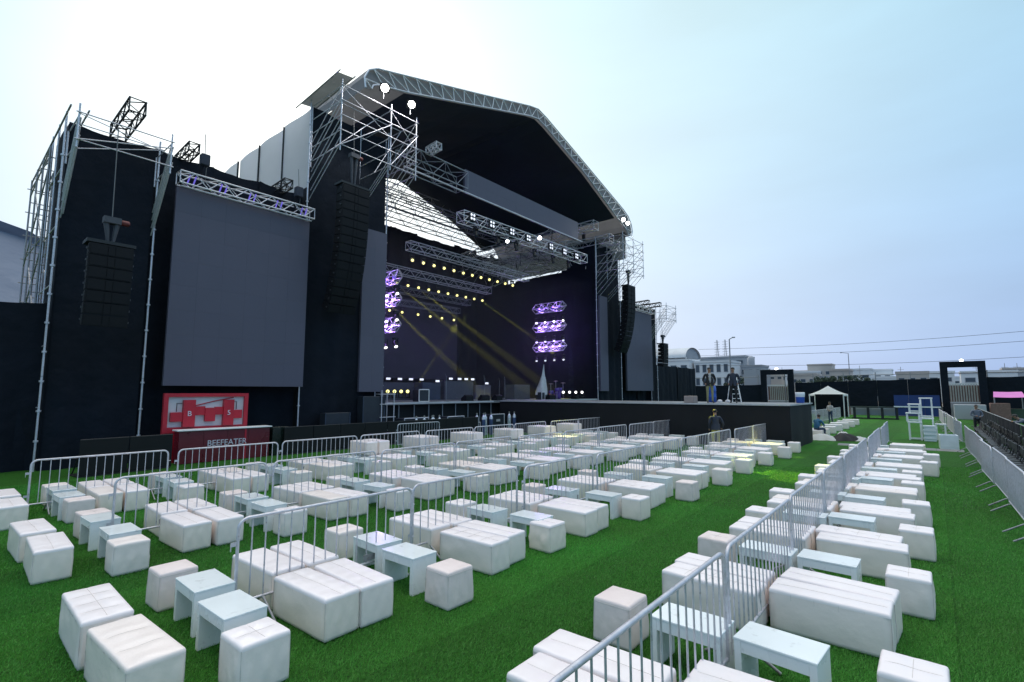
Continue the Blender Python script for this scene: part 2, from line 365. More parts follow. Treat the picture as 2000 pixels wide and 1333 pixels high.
# ------------------------------------------------------------------ ground
g = MB(); g.box(-900, -900, -0.5, 2500, 2500, -0.03); struct('ground', g, 'dirt')
g = MB(); g.box(-30, -45, -0.02, 67.6, 48, 0.0); turf = struct('turf', g, 'turf')
def turf_blades():
    f = np.array([math.cos(R(HEAD)), math.sin(R(HEAD))]); rt = np.array([math.sin(R(HEAD)), -math.cos(R(HEAD))])
    P = []
    for d0, d1, dens, hh, ww in ((4.0, 7.0, 5200, .030, .0055), (7.0, 11.0, 2600, .033, .0075), (11.0, 17.0, 900, .036, .012)):
        A = 0.5 * (d1 * d1 - d0 * d0) * 2.2
        n = int(A * dens)
        d = np.sqrt(rng.random(n) * (d1 * d1 - d0 * d0) + d0 * d0); l = (rng.random(n) * 2 - 1) * 1.1 * d
        c = d[:, None] * f + l[:, None] * rt
        P.append((c, np.full(n, hh), np.full(n, ww)))
    c = np.concatenate([p[0] for p in P]); h = np.concatenate([p[1] for p in P]); wd = np.concatenate([p[2] for p in P])
    k = c[:, 1] < 19; c = c[k]; h = h[k]; wd = wd[k]
    n = len(c); a = rng.random(n) * 2 * np.pi; h = h * (0.55 + 0.7 * rng.random(n))
    lean = rng.normal(0, .010, (n, 2)) + np.array([.006, -.004])
    v = np.zeros((n, 3, 3))
    dx = np.cos(a) * wd * .5; dy = np.sin(a) * wd * .5
    v[:, 0, 0] = c[:, 0] - dx; v[:, 0, 1] = c[:, 1] - dy; v[:, 1, 0] = c[:, 0] + dx; v[:, 1, 1] = c[:, 1] + dy
    v[:, 2, :2] = c + lean * 1.4; v[:, 2, 2] = h
    me = bpy.data.meshes.new('grass_blades')
    me.vertices.add(3 * n); me.vertices.foreach_set('co', v.reshape(-1))
    me.loops.add(3 * n); me.loops.foreach_set('vertex_index', np.arange(3 * n, dtype=np.int32))
    me.polygons.add(n); me.polygons.foreach_set('loop_start', np.arange(0, 3 * n, 3, dtype=np.int32))
    me.materials.append(MATS['blade_a']); me.update()
    o = link('grass_blades', me); o['kind'] = 'stuff'; o['label'] = 'short green blades of the artificial turf'; o['category'] = 'grass'
turf_blades()

# ------------------------------------------------------------------ upholstered seats
BENCH_H = 0.43
def rrect(u, v, a, b, r):
    """square [-1,1]^2 point to a rectangle a x b (half sizes) with rounded corners"""
    x, y = u * a, v * b
    dx = abs(x) - (a - r); dy = abs(y) - (b - r)
    if dx > 0 and dy > 0:
        m = max(dx, dy); l = math.hypot(dx, dy)
        k = m / l
        x = math.copysign(a - r + dx * k, x); y = math.copysign(b - r + dy * k, y)
    return x, y
def spread(n, tight):
    """samples of [-1,1] with extra ones close to the ends"""
    base = [-1 + 2 * i / n for i in range(n + 1)]
    e = [-1 + tight * t for t in (0.12, 0.3, 0.55)] + [1 - tight * t for t in (0.12, 0.3, 0.55)]
    return sorted(set([round(t, 5) for t in base + e]))
def seat_meshes(kind, L, W, nl, nw, seed, sides, tops, taper=0.0, crease=0.35):
    rr = random.Random(seed)
    a, b = W / 2, L / 2
    zc = 0.385                                          # seam between body and cushion
    ph = [rr.uniform(0, 6.28) for _ in range(10)]; am = rr.uniform(0.6, 1.3)
    # body: stacked rings
    m = MB(); ring = []
    per = []
    nn = 14
    for i in range(nn): per.append((-1 + 2 * i / nn, -1))
    for i in range(nn): per.append((1, -1 + 2 * i / nn))
    for i in range(nn): per.append((1 - 2 * i / nn, 1))
    for i in range(nn): per.append((-1, 1 - 2 * i / nn))
    zs = [0.0, 0.02, 0.05, 0.11, 0.18, 0.25, 0.31, 0.36, zc]
    vs = []; k = len(per)
    for z in zs:
        t = z / zc
        ins = (0.030 if z == 0 else .004 if z < .03 else 0.001) - taper * (1 - t)
        for i, (u, v) in enumerate(per):
            x, y = rrect(u, v, a - ins, b - ins, 0.017)
            s = crease * 0.012 * math.exp(-((t - .55 - .12 * math.sin(6 * u + 4 * v + ph[4])) / .07) ** 2) * math.sin(7 * u - 5 * v + ph[5]) + 0.0055 * am * math.sin(5 * math.pi * u * 0.5 + 3 * v + ph[0] + 4 * t) * math.sin(math.pi * t) + 0.003 * am * math.sin(9 * (u + v) + ph[1] - 7 * t)
            bulge = 0.006 * math.sin(math.pi * t)
            nx, ny = (x / a, y / b); 
            if abs(nx) > abs(ny): x += math.copysign(s + bulge, x)
            else: y += math.copysign(s + bulge, y)
            vs.append((x, y, z))
    fs = []
    for j in range(len(zs) - 1):
        for i in range(k): fs.append((j * k + i, j * k + (i + 1) % k, (j + 1) * k + (i + 1) % k, (j + 1) * k + i))
    m.add(vs, fs, True); m.add(vs[:k], [tuple(range(k))[::-1]])
    body = m.mesh(kind + '_body', sides)
    # cushion: rolled edge and tufted top
    us = spread(10, 0.05 / a); vv = spread(max(10, int(20 * L)), 0.05 / b)
    m = MB(); re = 0.027; G = {}; vs = []
    for j, v in enumerate(vv):
        for i, u in enumerate(us):
            x, y = rrect(u, v, a, b, 0.018)
            d = min(a * (1 - abs(u)), b * (1 - abs(v)))
            drop = re * (1 - math.sqrt(max(0, 1 - (1 - min(1, d / re)) ** 2))) if d < re else 0.0
            fu = abs(math.sin(math.pi * (u + 1) / 2 * nw)); fv = abs(math.sin(math.pi * (v + 1) / 2 * nl))
            pil = 0.017 * (max(0.0, fu) ** 0.45) * (max(0.0, fv) ** 0.45) - 0.012
            pil += 0.003 * am * math.sin(4 * u + ph[2]) * math.sin(5 * v + ph[3])
            crown = 0.006 * (1 - u * u) * (1 - v * v)
            wgt = min(1, d / 0.05)
            vs.append((x, y, BENCH_H - drop + (pil + crown) * wgt))
    nu = len(us); nv = len(vv)
    fs = [(j * nu + i, j * nu + i + 1, (j + 1) * nu + i + 1, (j + 1) * nu + i) for j in range(nv - 1) for i in range(nu - 1)]
    rim = [i for i in range(nu)] + [j * nu + nu - 1 for j in range(1, nv)] + [(nv - 1) * nu + i for i in range(nu - 2, -1, -1)] + [j * nu for j in range(nv - 2, 0, -1)]
    o = len(vs)
    vs += [(vs[q][0], vs[q][1], zc - 0.001) for q in rim]
    kk = len(rim); fs += [(rim[i], rim[(i + 1) % kk], o + (i + 1) % kk, o + i) for i in range(kk)]
    m.add(vs, fs, True)
    cush = m.mesh(kind + '_cushion', tops)
    # seam: thin welt right under the cushion
    m = MB()
    for sx in (-1, 1):
        for sy in (-1, 1): m.tube([(sx * (a + taper * .9 - .006), sy * (b + taper * .9 - .006), .02), (sx * (a + taper * .5 - .0035), sy * (b + taper * .5 - .0035), .2), (sx * (a - .005), sy * (b - .005), .392)], .0026, 5)
    def zt(u, v):
        fu = abs(math.sin(math.pi * (u + 1) / 2 * nw)); fv = abs(math.sin(math.pi * (v + 1) / 2 * nl))
        return BENCH_H - .012 + 0.017 * (fu ** 0.45) * (fv ** 0.45) + 0.006 * (1 - u * u) * (1 - v * v) + .003 * am * math.sin(4 * u + ph[2]) * math.sin(5 * v + ph[3])
    lim_u = 1 - .022 / a; lim_v = 1 - .022 / b
    for q in range(1, nl):                        # stitched lines across and along the cover
        v = -1 + 2 * q / nl
        m.tube([(u * a, v * b, zt(u, v) + .0012) for u in [lim_u * (-1 + .2 * i) for i in range(11)]], .0016, 4)
        for sx in (-1, 1): m.tube([(sx * (a - .001), v * b, .40), (sx * (a + .0005), v * b, .34)], .0018, 4)
    for q in range(1, nw):
        u = -1 + 2 * q / nw
        m.tube([(u * a, v * b, zt(u, v) + .0012) for v in [lim_v * (-1 + .1 * i) for i in range(21)]], .0016, 4)
    if kind == 'pouf' and taper:
        pts = []
        for (u, v) in per + [per[0]]:
            x, y = rrect(u, v, a + 0.001, b + 0.001, 0.018); pts.append((x, y, zc + 0.001))
        m.tube(pts, 0.0026, 5, cap=False)
    welt = m.mesh(kind + '_welt', 'stitch')
    return body, cush, welt
SEAT = {}
sides_v = ['leather', 'leather_cool', 'leather']
for i in range(3):
    SEAT['bench', i] = seat_meshes('bench', 1.05, 0.41, 5, 2, 20 + i, sides_v[i], 'leather_top')
    SEAT['pouf', i] = seat_meshes('pouf', 0.42, 0.42, 2, 2, 40 + i, ['leather', 'leather_cool', 'leather_pink'][i], ['leather_top', 'leather_top', 'leather_pink'][i])
SEAT['bench', 3] = seat_meshes('bench', 1.05, 0.41, 5, 1, 61, 'leather', 'leather_top', 0.004, 0.9)
SEAT['bench', 4] = seat_meshes('bench', 1.04, 0.40, 4, 2, 62, 'leather_cool', 'leather_top', 0.0, 0.6)
SEAT['bench', 5] = seat_meshes('bench', 1.06, 0.41, 6, 1, 63, 'leather', 'leather_cool', -0.004, 0.5)
SEAT['pouf', 4] = seat_meshes('pouf', 0.42, 0.41, 1, 2, 64, 'leather', 'leather_top', 0.006, 2.2)
SEAT['pouf', 5] = seat_meshes('pouf', 0.41, 0.42, 2, 1, 65, 'leather_cool', 'leather_cool', 0.0, 1.1)
SEAT['pouf', 3] = seat_meshes('pouf', 0.40, 0.40, 1, 1, 51, 'leather_pink', 'leather_pink', 0.01)
def seat(kind, x, y, label, group, var=None, rz=None, z=0.0, full=True):
    if var is None: var = random.randrange(6) if kind == 'bench' else random.choice([0, 1, 0, 1, 2, 3, 4, 5, 5])
    if rz is None: rz = R(random.gauss(0, 1.6))
    name = 'bench' if kind == 'bench' else 'pouf'
    t = thing(name, label, name, (x, y, z), rz, group)
    b, c, wl = SEAT[kind, var]
    part('base', b, None, t); part('cushion', c, None, t)
    if full: part('seam', wl, None, t, stuff=True)
    return t
def table_meshes(L=0.62, W=0.39, H=0.45):
    a, b = W / 2, L / 2
    top = MB(); top.bbox(-a - .004, -b - .004, H - .022, a + .004, b + .004, H, .004)
    leg = MB(); leg.bbox(-a, -.028, 0, a, .028, H - .0225, .003)
    ap = MB(); ap.bbox(-.014, -b + .057, H - .115, .014, b - .057, H - .0235, .002)
    return top.mesh('table_top', 'lacquer'), leg.mesh('table_leg', 'lacquer_side'), ap.mesh('table_apron', 'lacquer_side'), a, b
TAB = table_meshes()
def table(x, y, label, group, rz=None):
    if rz is None: rz = R(random.gauss(0, 1.8))
    t = thing('low_table', label, 'table', (x, y, 0), rz, group)
    top, leg, ap, a, b = TAB
    part('table_top', top, None, t)
    for s in (-1, 1):
        part('leg', leg, None, t, (0, s * (b - .0285), 0)); part('apron', ap, None, t, (s * (a - .0165), 0, 0))
    return t

GP = {'bench': 'white padded benches set out in pairs', 'pouf': 'white padded cube poufs', 'table': 'white lacquered low tables'}
J = lambda s=0.03: random.gauss(0, s)
def pair(xc, y, where, k, n=2, full=True, stacked=False, gap=0.225, z=0.0):
    for q, sx in enumerate((-1, 1)):
        if n == 1 and q == 0: continue
        side = 'left' if q == 0 else 'right'
        lay = ' stacked on another' if z > 0 else ''
        seat('bench', xc + sx * gap + J(.015), y + J(.03), f'white bench{lay}, {side} of {ORD[k]} pair {where}' if not lay else f'top bench of stack, {side} of {ORD[k]} pair behind barrier row near stage', GP['bench'], full=full, z=z)
# rows of seating along the barrier lines (X runs along the stage front, Y towards the stage)
rowsY = {'a': 6.0, 'b': 10.3, 'c': 14.3}
rname = {'a': 'nearest barrier row', 'b': 'middle barrier row', 'c': 'barrier row closest to stage'}
fr = {'a': [1.10, 3.20, 5.65, 8.05, 10.72, 13.2, 15.65, 17.9, 20.4, 22.6], 'b': [1.10, 3.27, 5.74, 8.2, 10.6, 13.0, 15.5, 17.9, 20.3, 22.6], 'c': [1.05, 2.97, 5.5, 8.0, 10.3, 12.8, 15.2, 17.6, 20.0, 22.3]}
bk = {'a': [1.08, 3.22, 5.66, 8.0, 10.54, 13.2, 15.6, 18.0, 20.4, 22.6], 'b': [1.10, 3.3, 5.7, 8.06, 10.5, 13.0, 15.4, 17.8, 20.2, 22.5], 'c': [1.10, 2.97, 5.45, 7.9, 10.05, 12.3, 14.65, 17.2, 19.8, 22.2]}
for rw in 'abc':
    Y0 = rowsY[rw]; nm = rname[rw]
    for k, xc in enumerate(fr[rw]):
        full = k < 5
        wf = f'on near side of {nm}'
        pair(xc + (.03 if k == 0 else 0), Y0 - (0.68 if k == 0 else 0.66), wf, k, full=full, n=1 if k == 0 else 2)
        table((xc if k else .98) + 1.14 + J(.04), Y0 - 0.67 + J(.05), f'white low table after {ORD[k]} bench pair {wf}', GP['table'])
        px = (xc if k else .95) + 1.16 + J(.05); py = Y0 - 1.37 + J(.05)
        var = None
        if rw == 'a' and k == 1: px, py, var = 4.30, 4.62, 3
        if rw == 'a' and k == 2: px, py, var = 6.72, 4.93, 4
        if rw == 'a' and k == 3: px, py, var = 9.43, 4.73, 0
        if rw == 'a' and k == 0: px, py, var = 2.07, 4.68, 1
        seat('pouf', px, py, f'white cube pouf after {ORD[k]} bench pair {wf}', GP['pouf'], var, full=full)
    for k, xc in enumerate(bk[rw]):
        full = k < 5
        wf = f'on stage side of {nm}'
        pair(xc, Y0 + (0.62 if k == 0 else 0.52), wf, k, full=full, n=1 if k == 0 else 2)
        if rw == 'c' and k >= 4: pair(xc, Y0 + 0.52, wf, k, full=False, z=BENCH_H + 0.012)
        table((xc if k else .98) + 1.14 + J(.04), Y0 + 0.26 + J(.05), f'white low table after {ORD[k]} bench pair {wf}', GP['table'])
        seat('pouf', (xc if k else 1.0) + 1.16 + J(.05), Y0 + 1.12 + J(.05), f'white cube pouf after {ORD[k]} bench pair {wf}', GP['pouf'], full=full)
# two seating lines along the aisle barrier
wr = 'right of the long aisle barrier'
for k, xc in enumerate([6.46, 8.95, 11.2, 13.75, 16.0, 18.35, 20.9, 23.2, 25.7]):
    pair(xc, 0.97, wr, k, full=k < 5, gap=0.222)
    if k < 7: seat('pouf', [7.57, 10.05, 12.4, 15.05, 17.1, 19.75, 22.2][k], [0.38, .37, .43, .55, .62, .3, .26][k], f'white pouf after {ORD[k]} bench pair {wr}', GP['pouf'], [1, 0, 1, 0, 1, 0, 1][k])
for k, (x, y) in enumerate([(4.78, 1.12), (7.50, 1.16), (10.15, 1.2), (12.2, 1.2), (15.0, 1.22), (17.0, 1.24), (19.5, 1.24), (21.9, 1.25)]):
    table(x, y, f'white low table, {ORD[k]} from front {wr}', GP['table'], R(-4) if k == 0 else None)
seat('pouf', 5.02, 0.27, 'white tufted pouf at the bottom right corner, nearest right of aisle barrier', GP['pouf'], 1)
wl_ = 'left of the long aisle barrier'
for k, xc in enumerate([3.40, 6.20, 8.75, 11.1, 13.6, 15.85, 18.1, 20.8, 23.1]):
    pair(xc, 2.09, wl_, k, full=k < 5, gap=0.222)
    seat('pouf', [4.82, 7.65, 9.9, 12.1, 14.65, 16.9, 19.4, 21.8, 24.2][k], 2.60 + J(.04), f'white pouf after {ORD[k]} bench pair {wl_}', GP['pouf'], [3, 2, 0, 1, 0, 1, 0, 0, 1][k])
    table([4.72, 7.45, 9.95, 12.3, 14.7, 17.0, 19.5, 21.9, 24.3][k], 1.84, f'white low table after {ORD[k]} bench pair {wl_}', GP['table'])
seat('bench', 3.95, 1.02, 'white bench cut by the bottom edge, nearest right of the aisle barrier', GP['bench'], 1)
# short row of benches beyond the runway
for k, (x, y) in enumerate([(32.2, 5.4), (33.6, 5.3), (36.0, 5.3), (38.4, 5.25), (41.0, 5.2), (43.6, 5.15), (46.5, 5.15)]):
    seat('bench', x, y, f'white bench beyond the runway end, {ORD[k]} from runway', GP['bench'], full=False)

# ------------------------------------------------------------------ steel crowd barriers
BAR_H = 1.1; BAR_Z = 0.19
def barrier_meshes(L, nb):
    r = 0.019; rc = 0.11
    m = MB(); pts = [(0, 0, BAR_Z)]
    for t in range(0, 7): a = math.pi - t * math.pi / 12; pts.append((rc + rc * math.cos(a), 0, BAR_H - rc + rc * math.sin(a)))
    for t in range(0, 7): a = math.pi / 2 - t * math.pi / 12; pts.append((L - rc + rc * math.cos(a), 0, BAR_H - rc + rc * math.sin(a)))
    pts.append((L, 0, BAR_Z)); m.tube(pts, r, 8)
    frame = m.mesh('barrier_frame', 'galv')
    m = MB(); m.tube([(r * .6, 0, BAR_Z + .02), (L - r * .6, 0, BAR_Z + .02)], 0.016, 8); rail = m.mesh('barrier_rail', 'galv')
    m = MB(); m.tube([(0, 0, BAR_Z + .025), (0, 0, BAR_H - .012)], 0.0085, 6); bar = m.mesh('barrier_bar', 'galv')
    m = MB()
    m.tube([(0, -.33, .012), (0, -.30, .03), (0, -.05, BAR_Z - .005), (0, 0, BAR_Z + .01), (0, .05, BAR_Z - .005), (0, .30, .03), (0, .33, .012)], 0.015, 6)
    foot = m.mesh('barrier_foot', 'galv_dark')
    m = MB(); m.box(-.075, -.006, -.022, -.016, .006, .022); m.tube([(-.07, 0, -.02), (-.07, 0, -.07)], .006, 5)
    hook = m.mesh('barrier_hook', 'galv')
    m = MB(); m.tube([(.016, 0, 0), (.055, 0, 0), (.06, .02, 0), (.055, .03, 0)], .007, 5); eye = m.mesh('barrier_eye', 'galv')
    allbars = MB()
    for i in range(nb): x = L * (i + 1) / (nb + 1); allbars.tube([(x, 0, BAR_Z + .025), (x, 0, BAR_H - .012)], 0.0085, 5)
    return dict(L=L, nb=nb, frame=frame, rail=rail, bar=bar, foot=foot, hook=hook, eye=eye, bars=allbars.mesh('barrier_bars', 'galv'))
BM = {}
def barrier(x, y, rz, label, group, L=2.42, nb=15, detail=True, z=0.0):
    k = (round(L, 2), nb)
    if k not in BM: BM[k] = barrier_meshes(L, nb)
    b = BM[k]
    t = thing('crowd_barrier', label, 'barrier', (x, y, z), rz, group)
    part('frame', b['frame'], None, t); part('bottom_rail', b['rail'], None, t)
    if detail:
        for i in range(nb): part('bar', b['bar'], None, t, (L * (i + 1) / (nb + 1), 0, 0))
        for q in (.84, .38): part('hook', b['hook'], None, t, (0, 0, q)); part('eye', b['eye'], None, t, (L, 0, q + .01))
    else: part('bars', b['bars'], None, t, stuff=True)
    for fx in (.3, L - .3): part('foot', b['foot'], None, t, (fx, 0, 0))
    if random.random() < .35 and detail: part('tag_plate', TAGP, None, t, (L * random.choice((.3, .5, .7)), 0, 0))
    return t
_tp = MB(); _tp.box(-.09, -.026, BAR_Z + .06, .09, -.0195, BAR_Z + .14); TAGP = _tp.mesh('tag_plate', 'galv_dark')
GB = 'galvanised crowd control barriers'
for rw, xs, in (('a', 2.40), ('b', 2.20), ('c', 1.62)):
    n = 9
    for k in range(n):
        pitch = {'a': 2.53, 'b': 2.56, 'c': 2.60}[rw]
        barrier(xs + pitch * k, rowsY[rw] + J(.06), R(J(.6)), f'{ORD[k]} steel barrier from the left in {rname[rw]}', GB, L=2.42, nb=15, detail=k < 6)
barrier(13.75, 18.2, 0, 'single steel barrier standing alone between rear row and stage pit', GB, detail=True)
for k in range(10):
    X = 2.0 + 2.83 * k
    barrier(X, 1.50 + .011 * X + J(.015), R(.6 + J(.4)), f'{ORD[k]} steel barrier from the camera in the long aisle line', GB, L=2.70, nb=17, detail=k < 6)
for k in range(8):
    X = 7.0 + 2.72 * k
    barrier(X, -1.30 + .0165 * X + J(.03), R(.9 + J(.7)), f'{ORD[k]} steel barrier in the line along the right edge', GB, L=2.62, nb=26, detail=k in (1, 2, 3, 4))
for k in range(9):
    X = 31.7 + 2.7 * k
    barrier(X, -0.80 + .03 * (X - 31.7), R(1.7 + J(1)), f'{ORD[k]} far steel barrier beyond the stacked white frames', GB, L=2.6, nb=26, detail=False)
for k in range(5):
    X = 42.6 + 2.6 * k
    barrier(X, 7.25 - .03 * (X - 44), R(-1.7), f'{ORD[k]} steel barrier in the short line before the tent', GB, L=2.5, nb=20, detail=False)

# ------------------------------------------------------------------ stage: decks
XC = 26.4; DZ = 1.95
t = thing('stage_platform', 'wide black main stage platform under the gabled roof', 'stage', (XC, 29, 0))
m = MB(); m.box(-10.9, -6.9, DZ - .14, 10.9, 7.2, DZ); part('deck', m, 'deck', t)
m = MB(); m.box(-10.9, -7.0, DZ - .10, -2.2, -6.905, DZ + .004); part('deck_edge', m, 'deck_edge', t)
m = MB(); m.box(3.4, -7.0, DZ - .10, 10.9, -6.905, DZ + .004); part('deck_edge', m, 'deck_edge', t)
m = MB(); m.box(-10.8, -6.6, 0, 10.8, 7.0, DZ - .145); part('skirt', m, 'black_skirt', t)
for i in range(9):
    m = MB(); m.tube([(0, 0, 0), (0, 0, DZ - .15)], .03, 6); part('leg', m, 'alu_dim', t, (-10.6 + i * 1.05, -6.75, 0))
t = thing('runway', 'long black runway jutting from the stage into the audience', 'stage', (27.1, 13.4, 0))
m = MB(); m.box(-2.5, -8.5, DZ - .06, 2.5, 8.49, DZ + .006); part('deck', m, 'deck', t)
for i in range(7):                              # skirt panels on the long side
    y0 = -8.48 + i * 2.42
    m = MB()
    def P(u, v, y0=y0): return (-2.47 + .012 * math.sin(9 * u + i) * (1 - v), y0 + u * 2.412, .0 + v * (DZ - .065))
    m.sheet(P, 14, 4); part('skirt_panel', m, 'black_skirt', t)
m = MB(); m.box(-2.44, -8.44, 0, 2.46, 8.4, DZ - .07); part('skirt_core', m, 'black_skirt', t)
m = MB(); m.sheet(lambda u, v: (-2.47 + 4.94 * u, -8.48 + .02 * math.sin(14 * u) * (1 - v), v * (DZ - .065)), 20, 4); part('end_panel', m, 'black_skirt', t)
m = MB(); m.box(-2.53, -8.53, DZ - .045, -2.503, 8.4, DZ + .02); part('edge_trim', m, 'deck_edge', t)
m = MB(); m.box(-2.50, -8.53, DZ - .045, 2.53, -8.503, DZ + .02); part('edge_trim', m, 'deck_edge', t)

# ------------------------------------------------------------------ truss
def truss_meshes(L, s, n, rc=0.025, rl=0.014, flat=False):
    chord = MB(); chord.tube([(0, 0, 0), (L, 0, 0)], rc, 6)
    lac = MB(); h = s / 2
    st = L / n
    cs = [(-h, -h), (h, -h), (h, h), (-h, h)]
    for q in range(4):
        a = cs[q]; b = cs[(q + 1) % 4]
        for i in range(n):
            p, r_ = (a, b) if (i + q) % 2 == 0 else (b, a)
            lac.tube([(i * st, *p), ((i + 1) * st, *r_)], rl, 4, cap=False)
    for i in (0, n):
        for q in range(4): lac.tube([(i * st, *cs[q]), (i * st, *cs[(q + 1) % 4])], rl, 4, cap=False)
    return chord, lac, cs
def truss(name, label, p0, p1, s, group=None, m='alu', n=None, rc=.025, rl=.014, cat='truss', parent=None, roll=0.0):
    p0 = Vector(p0); p1 = Vector(p1); d = p1 - p0; L = d.length
    n = n or max(2, int(L / (s * 1.0)))
    chord, lac, cs = truss_meshes(L, s, n, rc, rl)
    q = d.to_track_quat('X', 'Z')
    if parent is None:
        t = tag(link(name, None), label, cat, group)
    else:
        t = link(name, None, parent)
    t.location = p0; t.rotation_mode = 'QUATERNION'; t.rotation_quaternion = q @ Matrix.Rotation(roll, 3, 'X').to_quaternion()
    cm = chord.mesh('chord', m)
    for c in cs: part('chord', cm, None, t, (0, *c))
    part('lacing', lac, m, t, stuff=True)
    return t

# ------------------------------------------------------------------ scaffold towers
def tubepart(nm, t, a, b, r=.03, m='galv', n=6):
    a = Vector(a); b = Vector(b)
    mb = MB(); mb.tube([(0, 0, 0), tuple(b - a)], r, n); return part(nm, mb, m, t, tuple(a))
def drape_panel(t, x0, x1, y, z0, z1, nm='drape', m='black_drape', amp=.05, seed=0):
    rr = random.Random(seed); p1, p2 = rr.uniform(0, 6), rr.uniform(0, 6)
    mb = MB()
    def P(u, v):
        sag = .10 * math.sin(math.pi * u) * (v ** 6)
        return (x0 + (x1 - x0) * u, y + 1.5 * amp * math.sin(6.3 * u * (x1 - x0) / 1.1 + p1 + .6 * math.sin(5 * u)) * (.35 + .65 * (1 - v)) + .03 * math.sin(17 * u + 3 * v + p2), z0 + (z1 - z0) * v - sag)
    mb.sheet(P, max(8, int((x1 - x0) * 5)), 10)
    return part(nm, mb, m, t)
def drape_side(t, y0, y1, x, z0, z1, nm='drape', m='black_drape', amp=.04, seed=0):
    rr = random.Random(seed); p1 = rr.uniform(0, 6)
    mb = MB()
    mb.sheet(lambda u, v: (x + amp * math.sin(7 * u + p1) * (.4 + .6 * (1 - v)), y0 + (y1 - y0) * u, z0 + (z1 - z0) * v), max(8, int(abs(y1 - y0) * 4)), 8)
    return part(nm, mb, m, t)
def basket(t, xl, xr, yf, yb, z0, z1, mids, nz, foot_z, nb=7, over=.3):
    """cantilevered scaffold cage in front of a tower, carried by raking tubes; local coords"""
    posts = [xl] + mids + [xr]
    for x in posts:
        tubepart('post', t, (x, yf, z0 - .25), (x, yf, z1 + over), .028)
        tubepart('post', t, (x, yb, z0 - .25), (x, yb, z1), .03)
    for k in range(nz + 1):
        z = z0 + (z1 - z0) * k / nz
        tubepart('rail', t, (xl - .08, yf - .04, z), (xr + .08, yf - .04, z), .021)
        for x in posts: tubepart('rail', t, (x + .04, yf, z + .03), (x + .04, yb, z + .03), .022)
    for i in range(len(posts) - 1):
        a, b = posts[i], posts[i + 1]
        tubepart('brace', t, (a, yf - .08, z0), (b, yf - .08, z0 + (z1 - z0) * .72), .02)
    for sx in (xl, xr):
        for q in range(nb):                        # fan of raking tubes from cage down to the tower face
            zt = z1 - (z1 - z0) * (q / (nb - 1)) * .98
            tubepart('raker', t, (sx + .05 * (q % 2), yf, zt), (sx + .05 * (q % 2), yb, zt - (z0 - foot_z) - .1), .021)
    for i in range(len(posts) - 1):
        a, b = posts[i], posts[i + 1]
        tubepart('brace', t, (b, yf + .05, z0 + (z1 - z0) * .5), (a, yf + .05, z1), .015); tubepart('brace', t, (a, (yf + yb) / 2, z0), (b, (yf + yb) / 2, z1), .017)
        tubepart('rail', t, (a, (yf + yb) / 2, z1), (b, (yf + yb) / 2, z1), .018)
    for x in mids:
        for q in range(3): tubepart('raker', t, (x + .06 * q, yf, z0 + .3 * q), (x + .06 * q, yb, foot_z + .3 * q), .021)
def tower(name, label, xl, xr, yf, yb, h, bxs, by, bz0, bz1, foot, nz, mids, seed):
    x0 = (xl + xr) / 2; t = thing(name, label, 'tower', (x0, yf, 0))
    a, b = xl - x0, xr - x0; d = yb - yf
    drape_panel(t, a + .02, b - .02, 0, .0, h, seed=seed); 
    drape_side(t, .04, d, a + .02, 0, min(h, 12.2) if 10 < x0 < 20 else h, seed=seed + 1); drape_side(t, .04, d, b - .02, 0, h, seed=seed + 2)
    for x in (a, b):
        for y in ((0, d / 2, d) if (x < 0) == (x0 < 26) and not 10 < x0 < 20 else (0,)):
            for k in range(int(h // 3) + 1):
                z0 = k * 3; z1 = min(h + .4, z0 + 2.99)
                if z1 > z0: tubepart('post', t, (x - .07 if x < 0 else x + .07, y - .07, z0), (x - .07 if x < 0 else x + .07, y - .07, z1), .034)
    for y in (d / 2, d):
        for k in range(1, int(h // 2) + 1):
            for x in (() if 10 < x0 < 20 else (a - .07,) if x0 < 26 else (b + .07,)): tubepart('ledger', t, (x, y - d / 2, k * 2), (x, y, k * 2), .024)
    bx = [q - x0 for q in bxs]
    basket(t, bx[0], bx[1], by - yf, .0, bz0, bz1, [q - x0 for q in mids], nz, foot)
    # coupler discs down the corner post
    cm = MB(); cm.lathe([(.065, -.03), (.065, .03)], n=8); cme = cm.mesh('coupler', 'galv')
    for k in range(1, int(h / .95)):
        part('coupler', cme, None, t, (a - .07, -.07, k * .95)); part('coupler', cme, None, t, (b + .07, -.07, k * .95))
    return t
TL = tower('scaffold_tower', 'tall black draped tower left of stage opening, topped by bright scaffold cage', 11.15, 15.45, 22, 25, 16.2, (11.2, 15.4), 19.4, 13.4, 16.2, 11.6, 4, [13.85], 1)
TR = tower('scaffold_tower', 'tall black draped tower right of stage opening with cantilevered scaffold cage', 37.35, 41.5, 22, 25, 15.7, (37.5, 41.3), 19.4, 12.9, 15.8, 10.6, 4, [39.4], 4)
OL = tower('scaffold_tower', 'black draped speaker tower at far left with open scaffold top', 2.6, 5.15, 22, 24.6, 11.7, (2.62, 5.15), 20.2, 10.45, 11.35, 8.4, 1, [], 7)
OR = tower('scaffold_tower', 'black draped speaker tower at the far right end of stage', 47.9, 49.3, 22, 24.6, 11.2, (48.0, 50.4), 20.2, 9.9, 11.2, 7.6, 2, [], 9)
